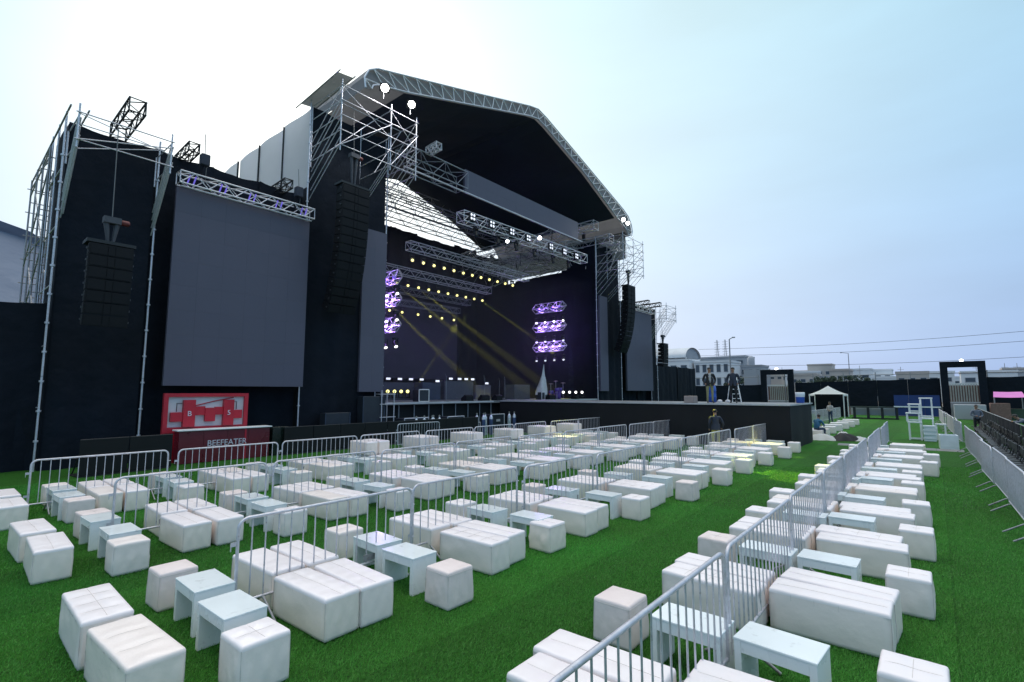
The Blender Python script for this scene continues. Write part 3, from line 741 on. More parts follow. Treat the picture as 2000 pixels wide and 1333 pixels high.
# side scaffold left of the far-left tower
t = thing('side_scaffold', 'bare scaffold frame stepping down behind the far left tower', 'scaffold', (2.42, 24.0, 0))
for i, y in enumerate((0, 1.5, 3.0, 4.6)):
    for x in (0, .45):
        zt = 11.4 + .0 * i
        tubepart('post', t, (x, y, 0), (x, y, zt), .034, 'galv_dark')
    for k in range(2, 12):
        if k * 1.0 < 11.4: tubepart('ledger', t, (-.12, y, k * 1.0), (.6, y, k * 1.0), .02, 'galv_dark')
for x in (0, .45):
    for k in range(2, 12, 3):
        tubepart('ledger', t, (x, 0, k), (x, 4.6, k), .024, 'galv_dark')
        tubepart('brace', t, (x, 0, min(11.3, k + 2.6)), (x, 4.6, k - .3), .024, 'galv_dark'); tubepart('brace', t, (x, 0, k - .2), (x, 3.0, min(11.3, k + 2.4)), .02, 'galv_dark')
    tubepart('top_rail', t, (x, -3.7, 11.55), (x, 4.6, 11.3), .028, 'galv_dark')
# tarpaulin roof over the left cage
t = thing('tarpaulin', 'grey tarpaulin pitched over the scaffold cage of left tower', 'tarp', (11.2, 19.3, 16.5))
m = MB(); m.sheet(lambda u, v: (-.35 + .75 * u, -.1 + 3.3 * v, .05 + .10 * u - .22 * v + .02 * math.sin(8 * v)), 12, 10); part('sheet', m, 'tarp', t)
tubepart('pole', t, (-.36, -.3, .06), (-.36, 3.7, -.18), .03, 'galv_dark'); tubepart('pole', t, (.38, -.3, .12), (.38, 3.4, -.1), .03, 'galv_dark')

# ------------------------------------------------------------------ black walls beside the stage
def wall_thing(label, x0, x1, y, z1, n, seed, m='black_drape', name='drape_wall'):
    t = thing(name, label, 'wall', ((x0 + x1) / 2, y, 0)); wdt = (x1 - x0) / n
    for i in range(n): drape_panel(t, x0 - (x0 + x1) / 2 + i * wdt, x0 - (x0 + x1) / 2 + (i + 1) * wdt + .12 * (i < n - 1), .06 * (i % 2), 0, z1, 'drape', m, .05, seed + i)
    m2 = MB(); m2.box(-(x1 - x0) / 2, .12, 0, (x1 - x0) / 2, .3, z1 - .15); part('backing', m2, m, t)
    return t
wall_thing('high black draped wall behind the big left screen', 5.2, 11.1, 22.5, 11.9, 3, 30)
wall_thing('high black draped wall behind the big right screen', 41.6, 47.8, 22.5, 11.3, 3, 40)
wall_thing('low black draped wall at the left edge of the turf', -14, 2.55, 22.4, 5.45, 6, 50)
wall_thing('low black draped wall right of the stage by the buildings', 49.5, 61.0, 22.2, 5.4, 4, 60)

# ------------------------------------------------------------------ roof
t = thing('stage_roof', 'gabled stage roof with grey fabric edge, front truss and black lining', 'roof', (XC, 20, 0))
OUT = [(-13.70, 17.05), (-13.78, 17.55), (-13.55, 18.05), (-13.05, 18.36), (-12.3, 18.58), (-6.1, 20.42), (-1.0, 21.98), (0, 22.2), (1.0, 21.98), (6.1, 20.42), (12.3, 18.5), (13.2, 18.1), (13.75, 17.5), (13.95, 16.9), (13.75, 16.45)]
INN = [(-13.35, 17.10), (-13.30, 17.3), (-13.0, 17.48), (-12.6, 17.58), (-11.2, 17.95), (-6.1, 19.57), (-1.0, 21.2), (0, 21.42), (1.0, 21.2), (6.1, 19.57), (11.3, 17.35), (12.3, 16.95), (12.9, 16.7), (13.1, 16.5), (13.2, 16.3)]
m = MB()                                       # fascia between outer and inner curve
for i in range(len(OUT) - 1):
    m.poly([(OUT[i][0], 0, OUT[i][1]), (OUT[i + 1][0], 0, OUT[i + 1][1]), (INN[i + 1][0], 0, INN[i + 1][1]), (INN[i][0], 0, INN[i][1])])
part('fascia', m, 'canopy', t)
m = MB()                                       # canopy skin with depth
nY = 9
for i in range(len(OUT) - 1):
    for j in range(nY if i > 3 else 3):
        ya, yb = 16.0 * j / nY, 16.0 * (j + 1) / nY
        m.add([(OUT[i][0], ya, OUT[i][1] + .0), (OUT[i + 1][0], ya, OUT[i + 1][1]), (OUT[i + 1][0], yb, OUT[i + 1][1] - .05), (OUT[i][0], yb, OUT[i][1] - .05)], [(0, 1, 2, 3)])
part('canopy', m, 'canopy', t)
for k, seg in enumerate(((4, 5), (5, 6), (6, 7), (7, 8), (8, 9), (9, 10))):    # black lining bays
    m = MB(); a, b = INN[seg[0]], INN[seg[1]]
    m.sheet(lambda u, v: (a[0] + (b[0] - a[0]) * u, .25 + 15.6 * v, a[1] + (b[1] - a[1]) * u + .12 - .10 * math.sin(math.pi * ((v * 5) % 1)) * math.sin(math.pi * u)), 6, 40)
    part('lining', m, 'black_lining', t)
m = MB()                                       # edge truss in front of the fascia
pts_o = [(x, -.10, z - .04) for x, z in OUT]; pts_i = [(x, -.10, z + .03) for x, z in INN]
m.tube(pts_o, .045, 6); part('outer_chord', m, 'alu', t)
m = MB(); m.tube(pts_i, .04, 6); part('inner_chord', m, 'alu', t)
def along(pl, s):
    tot = [0]
    for i in range(len(pl) - 1): tot.append(tot[-1] + (Vector(pl[i + 1]) - Vector(pl[i])).length)
    d = s * tot[-1]
    for i in range(len(pl) - 1):
        if d <= tot[i + 1]: f = (d - tot[i]) / (tot[i + 1] - tot[i]); return Vector(pl[i]).lerp(Vector(pl[i + 1]), f)
    return Vector(pl[-1])
NZ = 68
for i in range(NZ):
    s0, s1 = i / NZ, (i + 1) / NZ
    a, b = (along(pts_o, s0), along(pts_i, s1)) if i % 2 else (along(pts_i, s0), along(pts_o, s1))
    tubepart('web', t, a, b, .026, 'web_white', 5)
for k in range(5):                             # pale side sheets on the left flank, one by one
    y0 = 2.15 + k * 2.9
    m = MB(); m.sheet(lambda u, v: (-15.1 + .05 * math.sin(5 * u + k), y0 + 2.84 * u, 12.2 + (4.1 - .03 * (k + u)) * v), 8, 6); part('side_sheet', m, 'white_sheet', t)
    if k: tubepart('sheet_gap_tube', t, (-15.17, y0 - .03, 12.2), (-15.17, y0 - .03, 16.25 - .03 * k), .05, 'black_paint')  # black tube added to stand in for the dark gap between sheets
m = MB(); m.sheet(lambda u, v: (13.9, .6 + 15 * u, 14.5 + 2.5 * v), 14, 5); part('side_sheet', m, 'tarp', t)
for sx in (-1, 1):                             # columns standing at the four corners
    for y in (4.0, 15.6): tubepart('column', t, (sx * 12.3, y, 0), (sx * 12.3, y, 17.2), .16, 'black_paint', 8)

# rafters silhouetted in the open rear gable
GT = 'roof trusses inside the stage'
for k, (y, z, x0, x1) in enumerate([(35.6, 18.1, 15, 38.2), (34.9, 19.9, 20.5, 33.0), (31.0, 17.3, 14.5, 38.8)]):
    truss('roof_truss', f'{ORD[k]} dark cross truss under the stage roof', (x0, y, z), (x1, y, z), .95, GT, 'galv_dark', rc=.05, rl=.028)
for k, (x, z) in enumerate([(35.0, 16.2), (37.6, 15.7), (39.3, 15.4)]):
    truss('side_truss', f'{ORD[k]} long truss running back along the right flank of the stage', (x, 20.5, z), (x, 36, z), .7, GT, 'alu', rc=.035, rl=.02)
for k, y in enumerate((23.5, 26.5, 29.5, 32.5)):
    truss('side_truss', f'{ORD[k]} short cross truss over the right wing of stage', (34.5, y, 15.0), (40.2, y, 16.2), .6, GT, 'galv', rc=.032, rl=.02)
t = thing('lacing_clutter', 'tangle of thin rigging wires in the right rear of roof', 'rigging', (36, 30, 15))
for k in range(320):
    a = Vector((random.uniform(-4, 4.5), random.uniform(-7, 5), random.uniform(-1.5, 1.2))); b = a + Vector((random.uniform(-1.5, 1.5), random.uniform(-1.5, 1.5), random.uniform(-1, 1)))
    tubepart('wire', t, a, b, random.choice((.014, .02, .03)), random.choice(('alu', 'galv_dark', 'cable')), 4)

# drapes closing the back and wings
t = thing('backdrop', 'black backdrop curtain hung across the rear of stage', 'curtain', (XC, 36, 0))
for i in range(11):
    x0 = -13.2 + i * 2.56
    drape_panel(t, x0, x0 + 3.1, .22 * (i % 2), DZ, 17.1 + .1 * (i % 3), 'drape', 'black_cloth', .09, 100 + i)
t = thing('wing_curtain', 'black curtain closing the right wing of stage', 'curtain', (37.3, 22, 0))
for i in range(5): drape_side(t, .3 + i * 2.75, .8 + (i + 1) * 2.75, .2 * (i % 2), DZ, 13.6 - .1 * i, 'drape', 'black_cloth', .08, 120 + i)
t = thing('wing_curtain', 'black curtain closing the left wing of stage', 'curtain', (15.5, 22, 0))
for i in range(4): drape_side(t, 3.2 + i * 2.7, 3.7 + (i + 1) * 2.7, .2 * (i % 2), DZ, 15, 'drape', 'black_cloth', .08, 130 + i)

# ------------------------------------------------------------------ LED screens
def screen(label, x0, x1, z0, z1, y, nx, nz, m='led_screen', depth=.14, rz=0, x_pivot=None):
    xm = (x0 + x1) / 2; t = thing('video_screen', label, 'screen', (xm, y, z0), rz)
    wx = (x1 - x0) / nx; wz = (z1 - z0) / nz
    mm = MB(); mm.box(0.001, 0, 0.001, wx - .001, depth, wz - .001); me = mm.mesh('panel', m)
    for i in range(nx):
        for k in range(nz): part('panel', me, None, t, (x0 - xm + i * wx, random.uniform(-.0015, .0015), k * wz))
    mm = MB(); mm.box(x0 - xm + .02, depth + .002, .02, x1 - xm - .02, depth + .1, z1 - z0 - .02); part('frame', mm, 'black_paint', t)
    return t
screen('huge blank grey screen at left beside the speaker tower', 5.75, 11.05, 2.74, 10.3, 21.55, 6, 8)
screen('tall narrow grey screen on the left tower by stage opening', 14.0, 15.42, 2.52, 10.85, 21.7, 2, 9)
screen('tall narrow grey screen on the right tower by stage opening', 37.4, 38.75, 2.6, 10.85, 21.7, 2, 9)
screen('big blank grey screen right of the stage', 41.95, 47.4, 2.64, 10.3, 21.55, 6, 8)
screen('dim grey screen at the back of the stage', 20.5, 32.25, 3.65, 10.5, 34.0, 12, 7, 'led_back')
screen('wide banner screen hanging across under the roof', 20.2, 32.65, 14.42, 15.86, 20.75, 13, 2)
GS = 'trusses carrying the screens'
truss('screen_truss', 'bright truss above the huge left screen', (5.75, 21.45, 10.62), (11.1, 21.45, 10.62), .46, GS, 'alu', rc=.032, rl=.02)
truss('screen_truss', 'bright truss above the big right screen', (42.0, 21.45, 10.6), (47.6, 21.45, 10.6), .46, GS, 'alu', rc=.032, rl=.02)
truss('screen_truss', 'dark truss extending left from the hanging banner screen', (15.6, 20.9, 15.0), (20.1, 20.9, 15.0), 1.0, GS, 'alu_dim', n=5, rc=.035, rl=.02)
m = MB(); tag(link('banner_batten', (lambda q: (q.tube([(0, 0, 0), (17.4, 0, 0)], .05, 6), q.mesh('banner_batten', 'alu'))[1])(m), None, (15.6, 20.62, 14.34)), 'long pipe running under the hanging banner screen', 'pipe')
for k, (x, z, y, L) in enumerate([(4.05, 12.1, 20.9, 2.6), (6.2, 11.95, 22.0, 1.7), (10.0, 11.8, 22.1, 1.6), (45.2, 11.2, 21.3, 1.6), (46.6, 11.1, 20.8, 1.8), (17.1, 15.7, 19.9, .9)]):
    lab = ['square truss sticking up from the far left tower', 'truss stub poking over the wall near the far left tower', 'truss stub poking over the wall beside the left stage tower', 'truss stub over the big right screen', 'truss arm above the far right tower', 'small truss end hanging beside the left scaffold cage'][k]
    truss('hoist_truss', lab, (x, y + L * .65, z - .03), (x, y - L * .35, z + .03), .46 if k == 0 else .36, 'truss stubs carrying the hoists', 'black_paint' if k != 5 else 'alu', n=6, rc=.034, rl=.022)

for k in range(5):
    t = thing('strip_fixture', f'{ORD[k]} dim purple fixture from left inside the left screen truss', 'stage light', (6.15 + 1.12 * k, 21.4, 10.62), 0, 'purple fixtures in left screen truss')
    for q in range(2): m = MB(); m.tube([(-.12 + .2 * q, 0, -.2), (-.02 + .2 * q, 0, .2)], .028, 6); part('tube', m, 'strip_purple', t)
m = MB(); m.tube([(0, 0, 0), (5.2, 0, 0)], .03, 6); tag(link('screen_batten', m.mesh('screen_batten', 'alu'), None, (5.8, 21.3, 10.28)), 'thin pipe hanging under the left screen truss', 'pipe')
# ------------------------------------------------------------------ line arrays
def line_array(label, x, y, ztop, n, w, ch, bend, zlast_tilt, hoist_z, rz):
    t = thing('line_array', label, 'speakers', (x, y, ztop), rz)
    m = MB()
    h = ch; d0, d1 = .62, .40
    vs = [(-w / 2, -d0 / 2, 0), (w / 2, -d0 / 2, 0), (w / 2 - .06, d0 / 2, .03), (-w / 2 + .06, d0 / 2, .03), (-w / 2, -d0 / 2, h - .012), (w / 2, -d0 / 2, h - .012), (w / 2 - .06, d0 / 2, h - .04), (-w / 2 + .06, d0 / 2, h - .04)]
    m.add(vs, [(0, 3, 2, 1), (4, 5, 6, 7), (0, 1, 5, 4), (1, 2, 6, 5), (2, 3, 7, 6), (3, 0, 4, 7)])
    m.box(-w / 2 + .05, -d0 / 2 - .012, .03, -.10, -d0 / 2 - .002, h - .04); m.box(.10, -d0 / 2 - .012, .03, w / 2 - .05, -d0 / 2 - .002, h - .04)
    m.box(-.08, -d0 / 2 - .02, .02, .08, -d0 / 2 - .004, h - .03)
    me = m.mesh('cabinet', 'speaker')
    f = MB(); f.box(-.03, -.02, -.03, .03, .02, .03); fm = f.mesh('rigging_pin', 'hoist_grey')
    z = 0.0; yy = 0.0; a = 0.0
    for i in range(n):
        a = bend * (i / max(1, n - 1)) ** 1.6
        z -= ch * math.cos(a); yy += ch * math.sin(a) * 1.0
        c = part('cabinet', me, None, t, (0, yy, z), (a, 0, 0))
        for s in (-1, 1): part('pin', fm, None, c, (s * (w / 2 + .01), -.2, ch / 2))
    m = MB(); m.box(-w / 2 - .05, -.3, .02, w / 2 + .05, .35, .12); part('fly_frame', m, 'black_paint', t)
    m = MB()
    m.box(-.22, -.14, hoist_z - ztop - .1, .22, .14, hoist_z - ztop + .1)
    part('hoist', m, 'hoist_grey', t)
    m = MB(); m.lathe([(.07, 0), (.09, .04), (.09, .2), (.06, .23)], (.225, 0, hoist_z - ztop), 10, 'x'); part('hoist_motor', m, 'hoist_red', t)
    for q, s in enumerate((-.13, .13)):
        m = MB(); m.tube([(s, 0, hoist_z - ztop - .1), (s * .5, 0, .12)], .05, 6, rs=[.09, .04]); part('chain_bag', m, 'hoist_grey', t)
    m = MB(); m.tube([(0, 0, hoist_z - ztop), (0, .2, hoist_z - ztop + 3.2)], .015, 4); part('chain', m, 'chain', t)
    return t
line_array('long curved line array hung before the left stage tower', 12.45, 20.3, 12.0, 15, 1.42, .39, .42, 0, 13.6, R(0))
line_array('short line array hung before the far left tower', 3.55, 19.6, 7.05, 7, 1.12, .36, .12, 0, 7.9, R(0))
line_array('long curved line array hung right of the right stage tower', 40.1, 20.3, 11.8, 15, 1.42, .39, .42, 0, 13.2, R(0))
line_array('short line array at the far right end of stage', 46.9, 20.2, 7.15, 6, 1.12, .36, .12, 0, 8.0, R(0))
def hoist(x, y, z, label):
    t = thing('chain_hoist', label, 'hoist', (x, y, z))
    m = MB(); m.bbox(-.16, -.14, -.24, .16, .14, .22, .03); part('body', m, 'jacket_navy', t)
    m = MB(); m.tube([(0, 0, .2), (0, .1, 1.1)], .016, 5); part('chain', m, 'chain', t)
    m = MB(); m.tube([(-.08, 0, -.2), (-.14, 0, -.75)], .07, 6, rs=[.09, .05]); part('chain_bag', m, 'black_cloth', t)
    m = MB(); m.tube([(.08, 0, -.2), (.05, 0, -.9)], .012, 5); part('hook', m, 'chain', t)
hoist(6.55, 21.3, 11.55, 'chain hoist over the left end of the big left screen')
hoist(10.35, 21.3, 11.45, 'chain hoist over the right end of the big left screen')

# ------------------------------------------------------------------ lighting rig
def lamp_meshes():
    yoke = MB(); yoke.box(-.15, -.10, -.10, .15, .10, -.02); yoke.box(-.17, -.05, -.42, -.14, .05, -.08); yoke.box(.14, -.05, -.42, .17, .05, -.08)
    head = MB(); head.lathe([(.09, .17), (.125, .12), (.13, -.05), (.12, -.16), (.135, -.19)], (0, 0, 0), 12)
    lens = MB(); lens.lathe([(.0, -.199), (.098, -.196), (.095, -.185)], (0, 0, 0), 12)
    return yoke.mesh('yoke', 'black_paint'), head.mesh('head', 'black_paint'), lens
LY, LH, _ = lamp_meshes()
LENS = {}
def lens_mesh(mt):
    if mt not in LENS: LENS[mt] = lamp_meshes()[2].mesh('lens', mt)
    return LENS[mt]
def moving_light(x, y, z, label, group, aim=(0, -1, -.25), mt='lens_yellow', up=False):
    t = thing('moving_light', label, 'stage light', (x, y, z), 0, group)
    if up: yk = part('yoke', LY, None, t, (0, 0, -.42), (math.pi, 0, 0)); hz = 0.0
    else: yk = part('yoke', LY, None, t); hz = -.38
    q = Vector(aim).to_track_quat('-Z', 'Y').to_euler()
    h = part('head', LH, None, t, (0, 0, hz), q); part('lens', lens_mesh(mt), None, h)
    return t
GL = 'trusses carrying stage lights'
truss('light_truss', 'front lighting truss hanging below the banner screen', (19.7, 20.6, 12.75), (33.2, 20.6, 12.95), .62, GL, 'alu', rc=.034, rl=.022)
truss('light_truss', 'second lighting truss, the highest one deep inside the stage', (20.15, 26, 12.15), (32.7, 26, 12.15), .55, GL, 'alu', rc=.03, rl=.018)
truss('light_truss', 'third lighting truss inside the stage, above purple light pods', (20.0, 29.6, 11.4), (31.9, 29.6, 11.4), .55, GL, 'alu', rc=.03, rl=.018)
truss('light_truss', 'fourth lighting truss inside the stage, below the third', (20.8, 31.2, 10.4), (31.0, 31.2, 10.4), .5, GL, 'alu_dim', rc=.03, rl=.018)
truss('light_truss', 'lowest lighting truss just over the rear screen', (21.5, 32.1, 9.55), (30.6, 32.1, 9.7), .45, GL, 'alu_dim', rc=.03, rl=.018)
toC = lambda x, y, z: (-x * .75, -y, 2.5 - z)
for k in range(12): x = 20.5 + .935 * k; moving_light(x, 26, 11.62, f'{ORD[k]} lit yellow light from left under the second lighting truss', 'yellow lights under second truss', (-.5, -.8, -.35))
for k in range(10): x = 21.98 + 1.0 * k; moving_light(x, 29.6, 10.83, f'{ORD[k]} lit yellow light from left under the third lighting truss', 'yellow lights under third truss', (-.5, -.8, -.35))
for k, x in enumerate((23.2, 24.4, 26.0, 27.3, 28.6, 30.0)): moving_light(x, 32.1, 9.25, f'{ORD[k]} lit yellow light from left under the lowest lighting truss', 'yellow lights under lowest truss', (-.5, -.8, -.3))
def blinder(x, y, z, label, mt='lens_soft'):
    t = thing('blinder_light', label, 'stage light', (x, y, z), 0, 'four cell blinder lights on the front truss')
    m = MB(); m.bbox(-.24, 0, -.24, .24, .14, .24, .01); part('housing', m, 'black_paint', t)
    for sx in (-.11, .11):
        for sz in (-.11, .11):
            m = MB(); m.lathe([(.0, -.012), (.075, -.01), (.08, .0)], (sx, 0, sz), 10, 'y'); part('cell', m, mt, t)
for k, x in enumerate((20.3, 22.0, 23.9, 25.6, 28.2, 29.9, 31.5)): blinder(x, 20.16, 12.78, f'{ORD[k]} four cell blinder from left on the front lighting truss')
for k, x in enumerate((21.0, 23.0, 24.8, 26.8, 29.0, 31.0)): moving_light(x, 20.6, 12.4, f'{ORD[k]} dark unlit light from left under the front lighting truss', 'unlit lights under the front truss', (-.2, -.3, -1), 'window_glass')
# flood lights
def flood(x, y, z, label, aim, s=1.0):
    t = thing('flood_light', label, 'flood light', (x, y, z), 0, 'bright white flood lights')
    q = Vector(aim).to_track_quat('-Y', 'Z').to_euler()
    m = MB(); m.prism([(-.20 * s, -.16 * s), (.20 * s, -.16 * s), (.20 * s, .16 * s), (-.20 * s, .16 * s)], 0, .14); h = part('housing', m, 'black_paint', t, (0, 0, 0), q)
    m = MB(); m.lathe([(.0, -.07), (.10 * s, -.055), (.155 * s, -.02), (.16 * s, -.004)], (0, 0, 0), 16, 'y'); part('lamp_face', m, 'flood', h)
    m = MB(); m.tube([(0, .1, -.14), (0, .1, -.5)], .02, 5); part('bracket', m, 'galv_dark', t)
flood(13.3, 19.2, 17.0, 'blazing flood light on top of the left scaffold cage', (-.4, -1, -.5), 1.15)
flood(14.9, 19.2, 16.9, 'second blazing flood light on the left scaffold cage', (-.4, -1, -.5), 1.1)
flood(38.1, 19.6, 17.3, 'left of two flood lights under the right roof corner', (-1, -.7, -.4))
flood(38.9, 19.6, 17.2, 'right of two flood lights under the right roof corner', (-1, -.7, -.4))
flood(27.0, 20.3, 13.15, 'white flood light on the front lighting truss', (-1, -.6, -.3), .8)
flood(30.2, 26.0, 14.8, 'white flood light behind the front lighting truss', (-1, -.8, -.4), .8)
for (x, y, z, e_) in ((13.3, 18.95, 16.95, 220), (14.9, 18.95, 16.85, 220), (38.5, 19.3, 17.1, 120)):
    l = bpy.data.lights.new('flood_lamp', 'SPOT'); l.energy = e_; l.spot_size = R(165); l.color = (1, .98, .95); l.shadow_soft_size = .15
    o = link('flood_lamp', l, None, (x, y, z)); o.rotation_euler = Vector((-.25, -.6, -1)).to_track_quat('-Z', 'Y').to_euler()
# purple light pods: octahedral trusses running back along both wings
def pod(label, x, y0, y1, z, lit):
    t = thing('light_pod', label, 'light pod', (x, (y0 + y1) / 2, z), 0, 'purple lit truss pods on both wings')
    h = .42; L = (y1 - y0) / 2; n = 4
    key = []
    for i in range(n + 1): y = -L + .4 + (2 * L - .8) * i / n; key.append([(-h * .7, y, 0), (0, y, h), (h * .7, y, 0), (0, y, -h)])
    for i in range(n):
        for q in range(4):
            tubepart('chord', t, key[i][q], key[i + 1][q], .028, 'alu', 5); tubepart('web', t, key[i][q], key[i + 1][(q + 1) % 4], .02, 'alu', 4)
            tubepart('web', t, key[i][q], key[i][(q + 1) % 4], .02, 'alu', 4)
    for e_, kk in ((-L, key[0]), (L, key[-1])):
        for q in range(4): tubepart('web', t, (0, e_, 0), kk[q], .022, 'alu', 4)
    if lit:
        for i in range(n):
            y = -L + .4 + (2 * L - .8) * (i + .5) / n
            m = MB(); m.lathe([(.0, .09), (.09, .07), (.11, 0), (.09, -.07), (0, -.09)], (0, y, 0), 10); part('lamp', m, 'lens_purple' if lit is True else 'strip_purple', t)
            if i in (0, 2):
                l = bpy.data.lights.new('pod_lamp', 'POINT'); l.energy = 60 if lit is True else 22; l.color = (.42, .24, 1.0); l.shadow_soft_size = .08
                link('pod_light', l, t, (-.12, y + .45, -.1))
    return t
for k, z in enumerate((9.85, 8.18, 6.43)):
    pod(f'{("upper dimly lit purple", "middle glowing purple", "lower glowing purple")[k]} truss pod on the right wing', 35.0, 23.5, 27.2, z, True if k else 'dim')
    for q in range(4): moving_light(35.0, 23.9 + .95 * q, (9.1, 7.4, 5.75)[k], f'{ORD[q]} white light from front below the {("upper", "middle", "lower")[k]} right truss pod', f'lights below {("upper", "middle", "lower")[k]} right pod', (-.6, -.6, -1), 'lens_white' if k < 1 else 'lens_soft')
for k, z in enumerate((9.0, 7.75, 6.28)):
    pod(f'{("upper dimly lit purple", "middle glowing purple", "lower glowing purple")[k]} truss pod on the left wing behind narrow screen', 17.0, 22.4, 26.0, z, True if k else 'dim')
    for q in range(2): moving_light(17.0, 22.9 + .95 * q, (8.55, 7.05, 5.55)[k], f'{ORD[q]} white light from front below the {("upper", "middle", "lower")[k]} left truss pod', f'lights below {("upper", "middle", "lower")[k]} left pod', (-.2, -.8, -1), 'lens_white')
# yellow beams through stage smoke
def beam(x, y, z, tgt, e, ang, col=(.95, .92, .08)):
    l = bpy.data.lights.new('beam_lamp', 'SPOT'); l.energy = e; l.spot_size = R(ang); l.spot_blend = .7; l.color = col; l.shadow_soft_size = .06
    o = link('beam_spot', l, None, (x, y, z)); o.rotation_euler = (Vector(tgt) - Vector((x, y, z))).to_track_quat('-Z', 'Y').to_euler(); return o

# ------------------------------------------------------------------ gear on the stage
def boxthing(name, label, cat, x0, x1, y0, y1, z0, z1, m, group=None, trim=None, handle=False, b=.02):
    t = thing(name, label, cat, ((x0 + x1) / 2, (y0 + y1) / 2, z0), 0, group)
    a, c, h = (x1 - x0) / 2, (y1 - y0) / 2, z1 - z0
    mm = MB(); mm.bbox(-a, -c, 0, a, c, h, b); part('body', mm, m, t)
    if trim:
        mm = MB()
        for (xa, za, xb, zb) in ((-a, 0, a, 0), (-a, h, a, h), (-a, 0, -a, h), (a, 0, a, h)): mm.tube([(xa, -c - .004, za), (xb, -c - .004, zb)], .03, 5)
        part('edge_trim', mm, trim, t)
    if handle:
        mm = MB(); mm.box(-.17, -c - .02, h * .62, .17, -c - .002, h * .74); part('handle', mm, 'alu', t)
    return t
GE = 'equipment on the main stage'
boxthing('speaker_stack', 'wide dark amplifier wall in the middle of stage', 'amplifier', 25.0, 28.0, 27.6, 28.6, DZ, 3.35, 'amp', GE)
boxthing('speaker_stack', 'greyish amplifier box right of the wide amplifier wall', 'amplifier', 28.05, 29.8, 27.4, 28.4, DZ, 3.05, 'led_screen', GE)
boxthing('speaker_stack', 'bluish amplifier box left of the wide amplifier wall', 'amplifier', 22.9, 24.6, 27.6, 28.6, DZ, 3.2, 'amp_blue', GE)
boxthing('riser', 'dark low riser with gear at the back left of the stage', 'riser', 18.2, 24.8, 29.5, 33, DZ, 3.2, 'amp', GE)
boxthing('speaker_stack', 'dark speaker box at the right of stage centre', 'amplifier', 30.6, 32.6, 25.6, 26.6, DZ, 3.1, 'amp', GE)
boxthing('flight_case', 'small white framed case on the left stage edge', 'case', 19.0, 19.75, 23.2, 23.8, DZ, 2.65, 'case', GE, 'white_paint')
boxthing('flight_case', 'small case beside the draped object on the right stage', 'case', 30.6, 31.0, 22.9, 23.3, DZ, 2.5, 'case', GE, 'alu')
for k, (x, y) in enumerate([(22.3, 22.5), (25.2, 22.6), (23.8, 22.5), (31.2, 22.5), (34.5, 22.4)]):
    t = thing('floor_monitor', f'{ORD[k]} wedge monitor from left along the stage front', 'speaker', (x, y, DZ + .005), R(random.uniform(-15, 15)), GE)
    m = MB(); m.prism([(-.22, 0), (.25, 0), (.25, .16), (-.05, .38), (-.22, .30)], -.32, .32, 'yz'); part('cabinet', m, 'speaker', t)
    m = MB(); m.add([(-.28, .235, .18), (.28, .235, .18), (.28, -.03, .372), (-.28, -.03, .372)], [(0, 1, 2, 3)]); part('grille', m, 'amp', t)
for k in range(4): moving_light(17.36 + .47 * k, 24.0, 2.55, f'{ORD[k]} lit yellow floor light at the left stage edge', 'floor lights on the left', (-.6, -.9, -.02), 'lens_yellow', True)
for k in range(4): moving_light(33.0 + .36 * k, 21.2 - .35 * k + 1.4, 2.5, f'{ORD[k]} lit floor light at the right stage edge', 'floor lights on the right', (-.9, -.9, -.02), 'lens_white', True)
def bar_light(x, y, z, label):
    t = thing('strip_light', label, 'stage light', (x, y, z), 0, 'small white strip lights on the risers')
    m = MB(); m.bbox(-.22, 0, -.10, .22, .16, .10, .01); part('housing', m, 'black_paint', t)
    m = MB(); m.box(-.18, -.01, -.07, .18, -.003, .07); part('lamp_face', m, 'lens_soft', t)
for k, (x, y, z) in enumerate([(21.3, 29.4, 3.45), (22.3, 29.4, 3.45), (23.3, 29.4, 3.45), (24.3, 29.4, 3.45), (25.5, 27.5, 3.5), (26.4, 27.5, 3.5), (27.1, 27.5, 3.5), (27.8, 27.5, 3.5), (29.2, 27.3, 3.2), (24.2, 27.5, 3.3)]):
    bar_light(x, y, z, f'{ORD[k]} small white strip light from left on the stage risers')
# drum kit
t = thing('drum_kit', 'purple lit drum kit at the right of stage', 'drums', (33.2, 23.2, DZ), 0)
m = MB(); m.lathe([(.28, -.22), (.29, -.2), (.29, .2), (.28, .22)], (0, 0, .3), 18, 'y'); part('bass_drum', m, 'drum', t)
for k, (x, y, z, r_) in enumerate([(-.3, -.1, .75, .16), (.12, -.1, .78, .17), (.55, .2, .5, .22), (-.6, .25, .55, .18)]):
    m = MB(); m.lathe([(r_, -.13), (r_ + .01, -.12), (r_ + .01, .12), (r_, .13)], (x, y, z), 14); part('drum', m, 'drum', t)
    m = MB(); m.tube([(x, y, 0), (x, y, z - .13)], .015, 5); part('stand', m, 'alu', t)
for k, (x, y, z, r_) in enumerate([(-.85, .1, 1.2, .22), (.85, .1, 1.3, .24), (.4, .5, 1.45, .2)]):
    m = MB(); m.lathe([(.01, .03), (r_, .0), (r_, -.006)], (x, y, z), 16); part('cymbal', m, 'brass', t)
    m = MB(); m.tube([(x, y, 0), (x, y, z)], .012, 5); part('stand', m, 'alu', t)
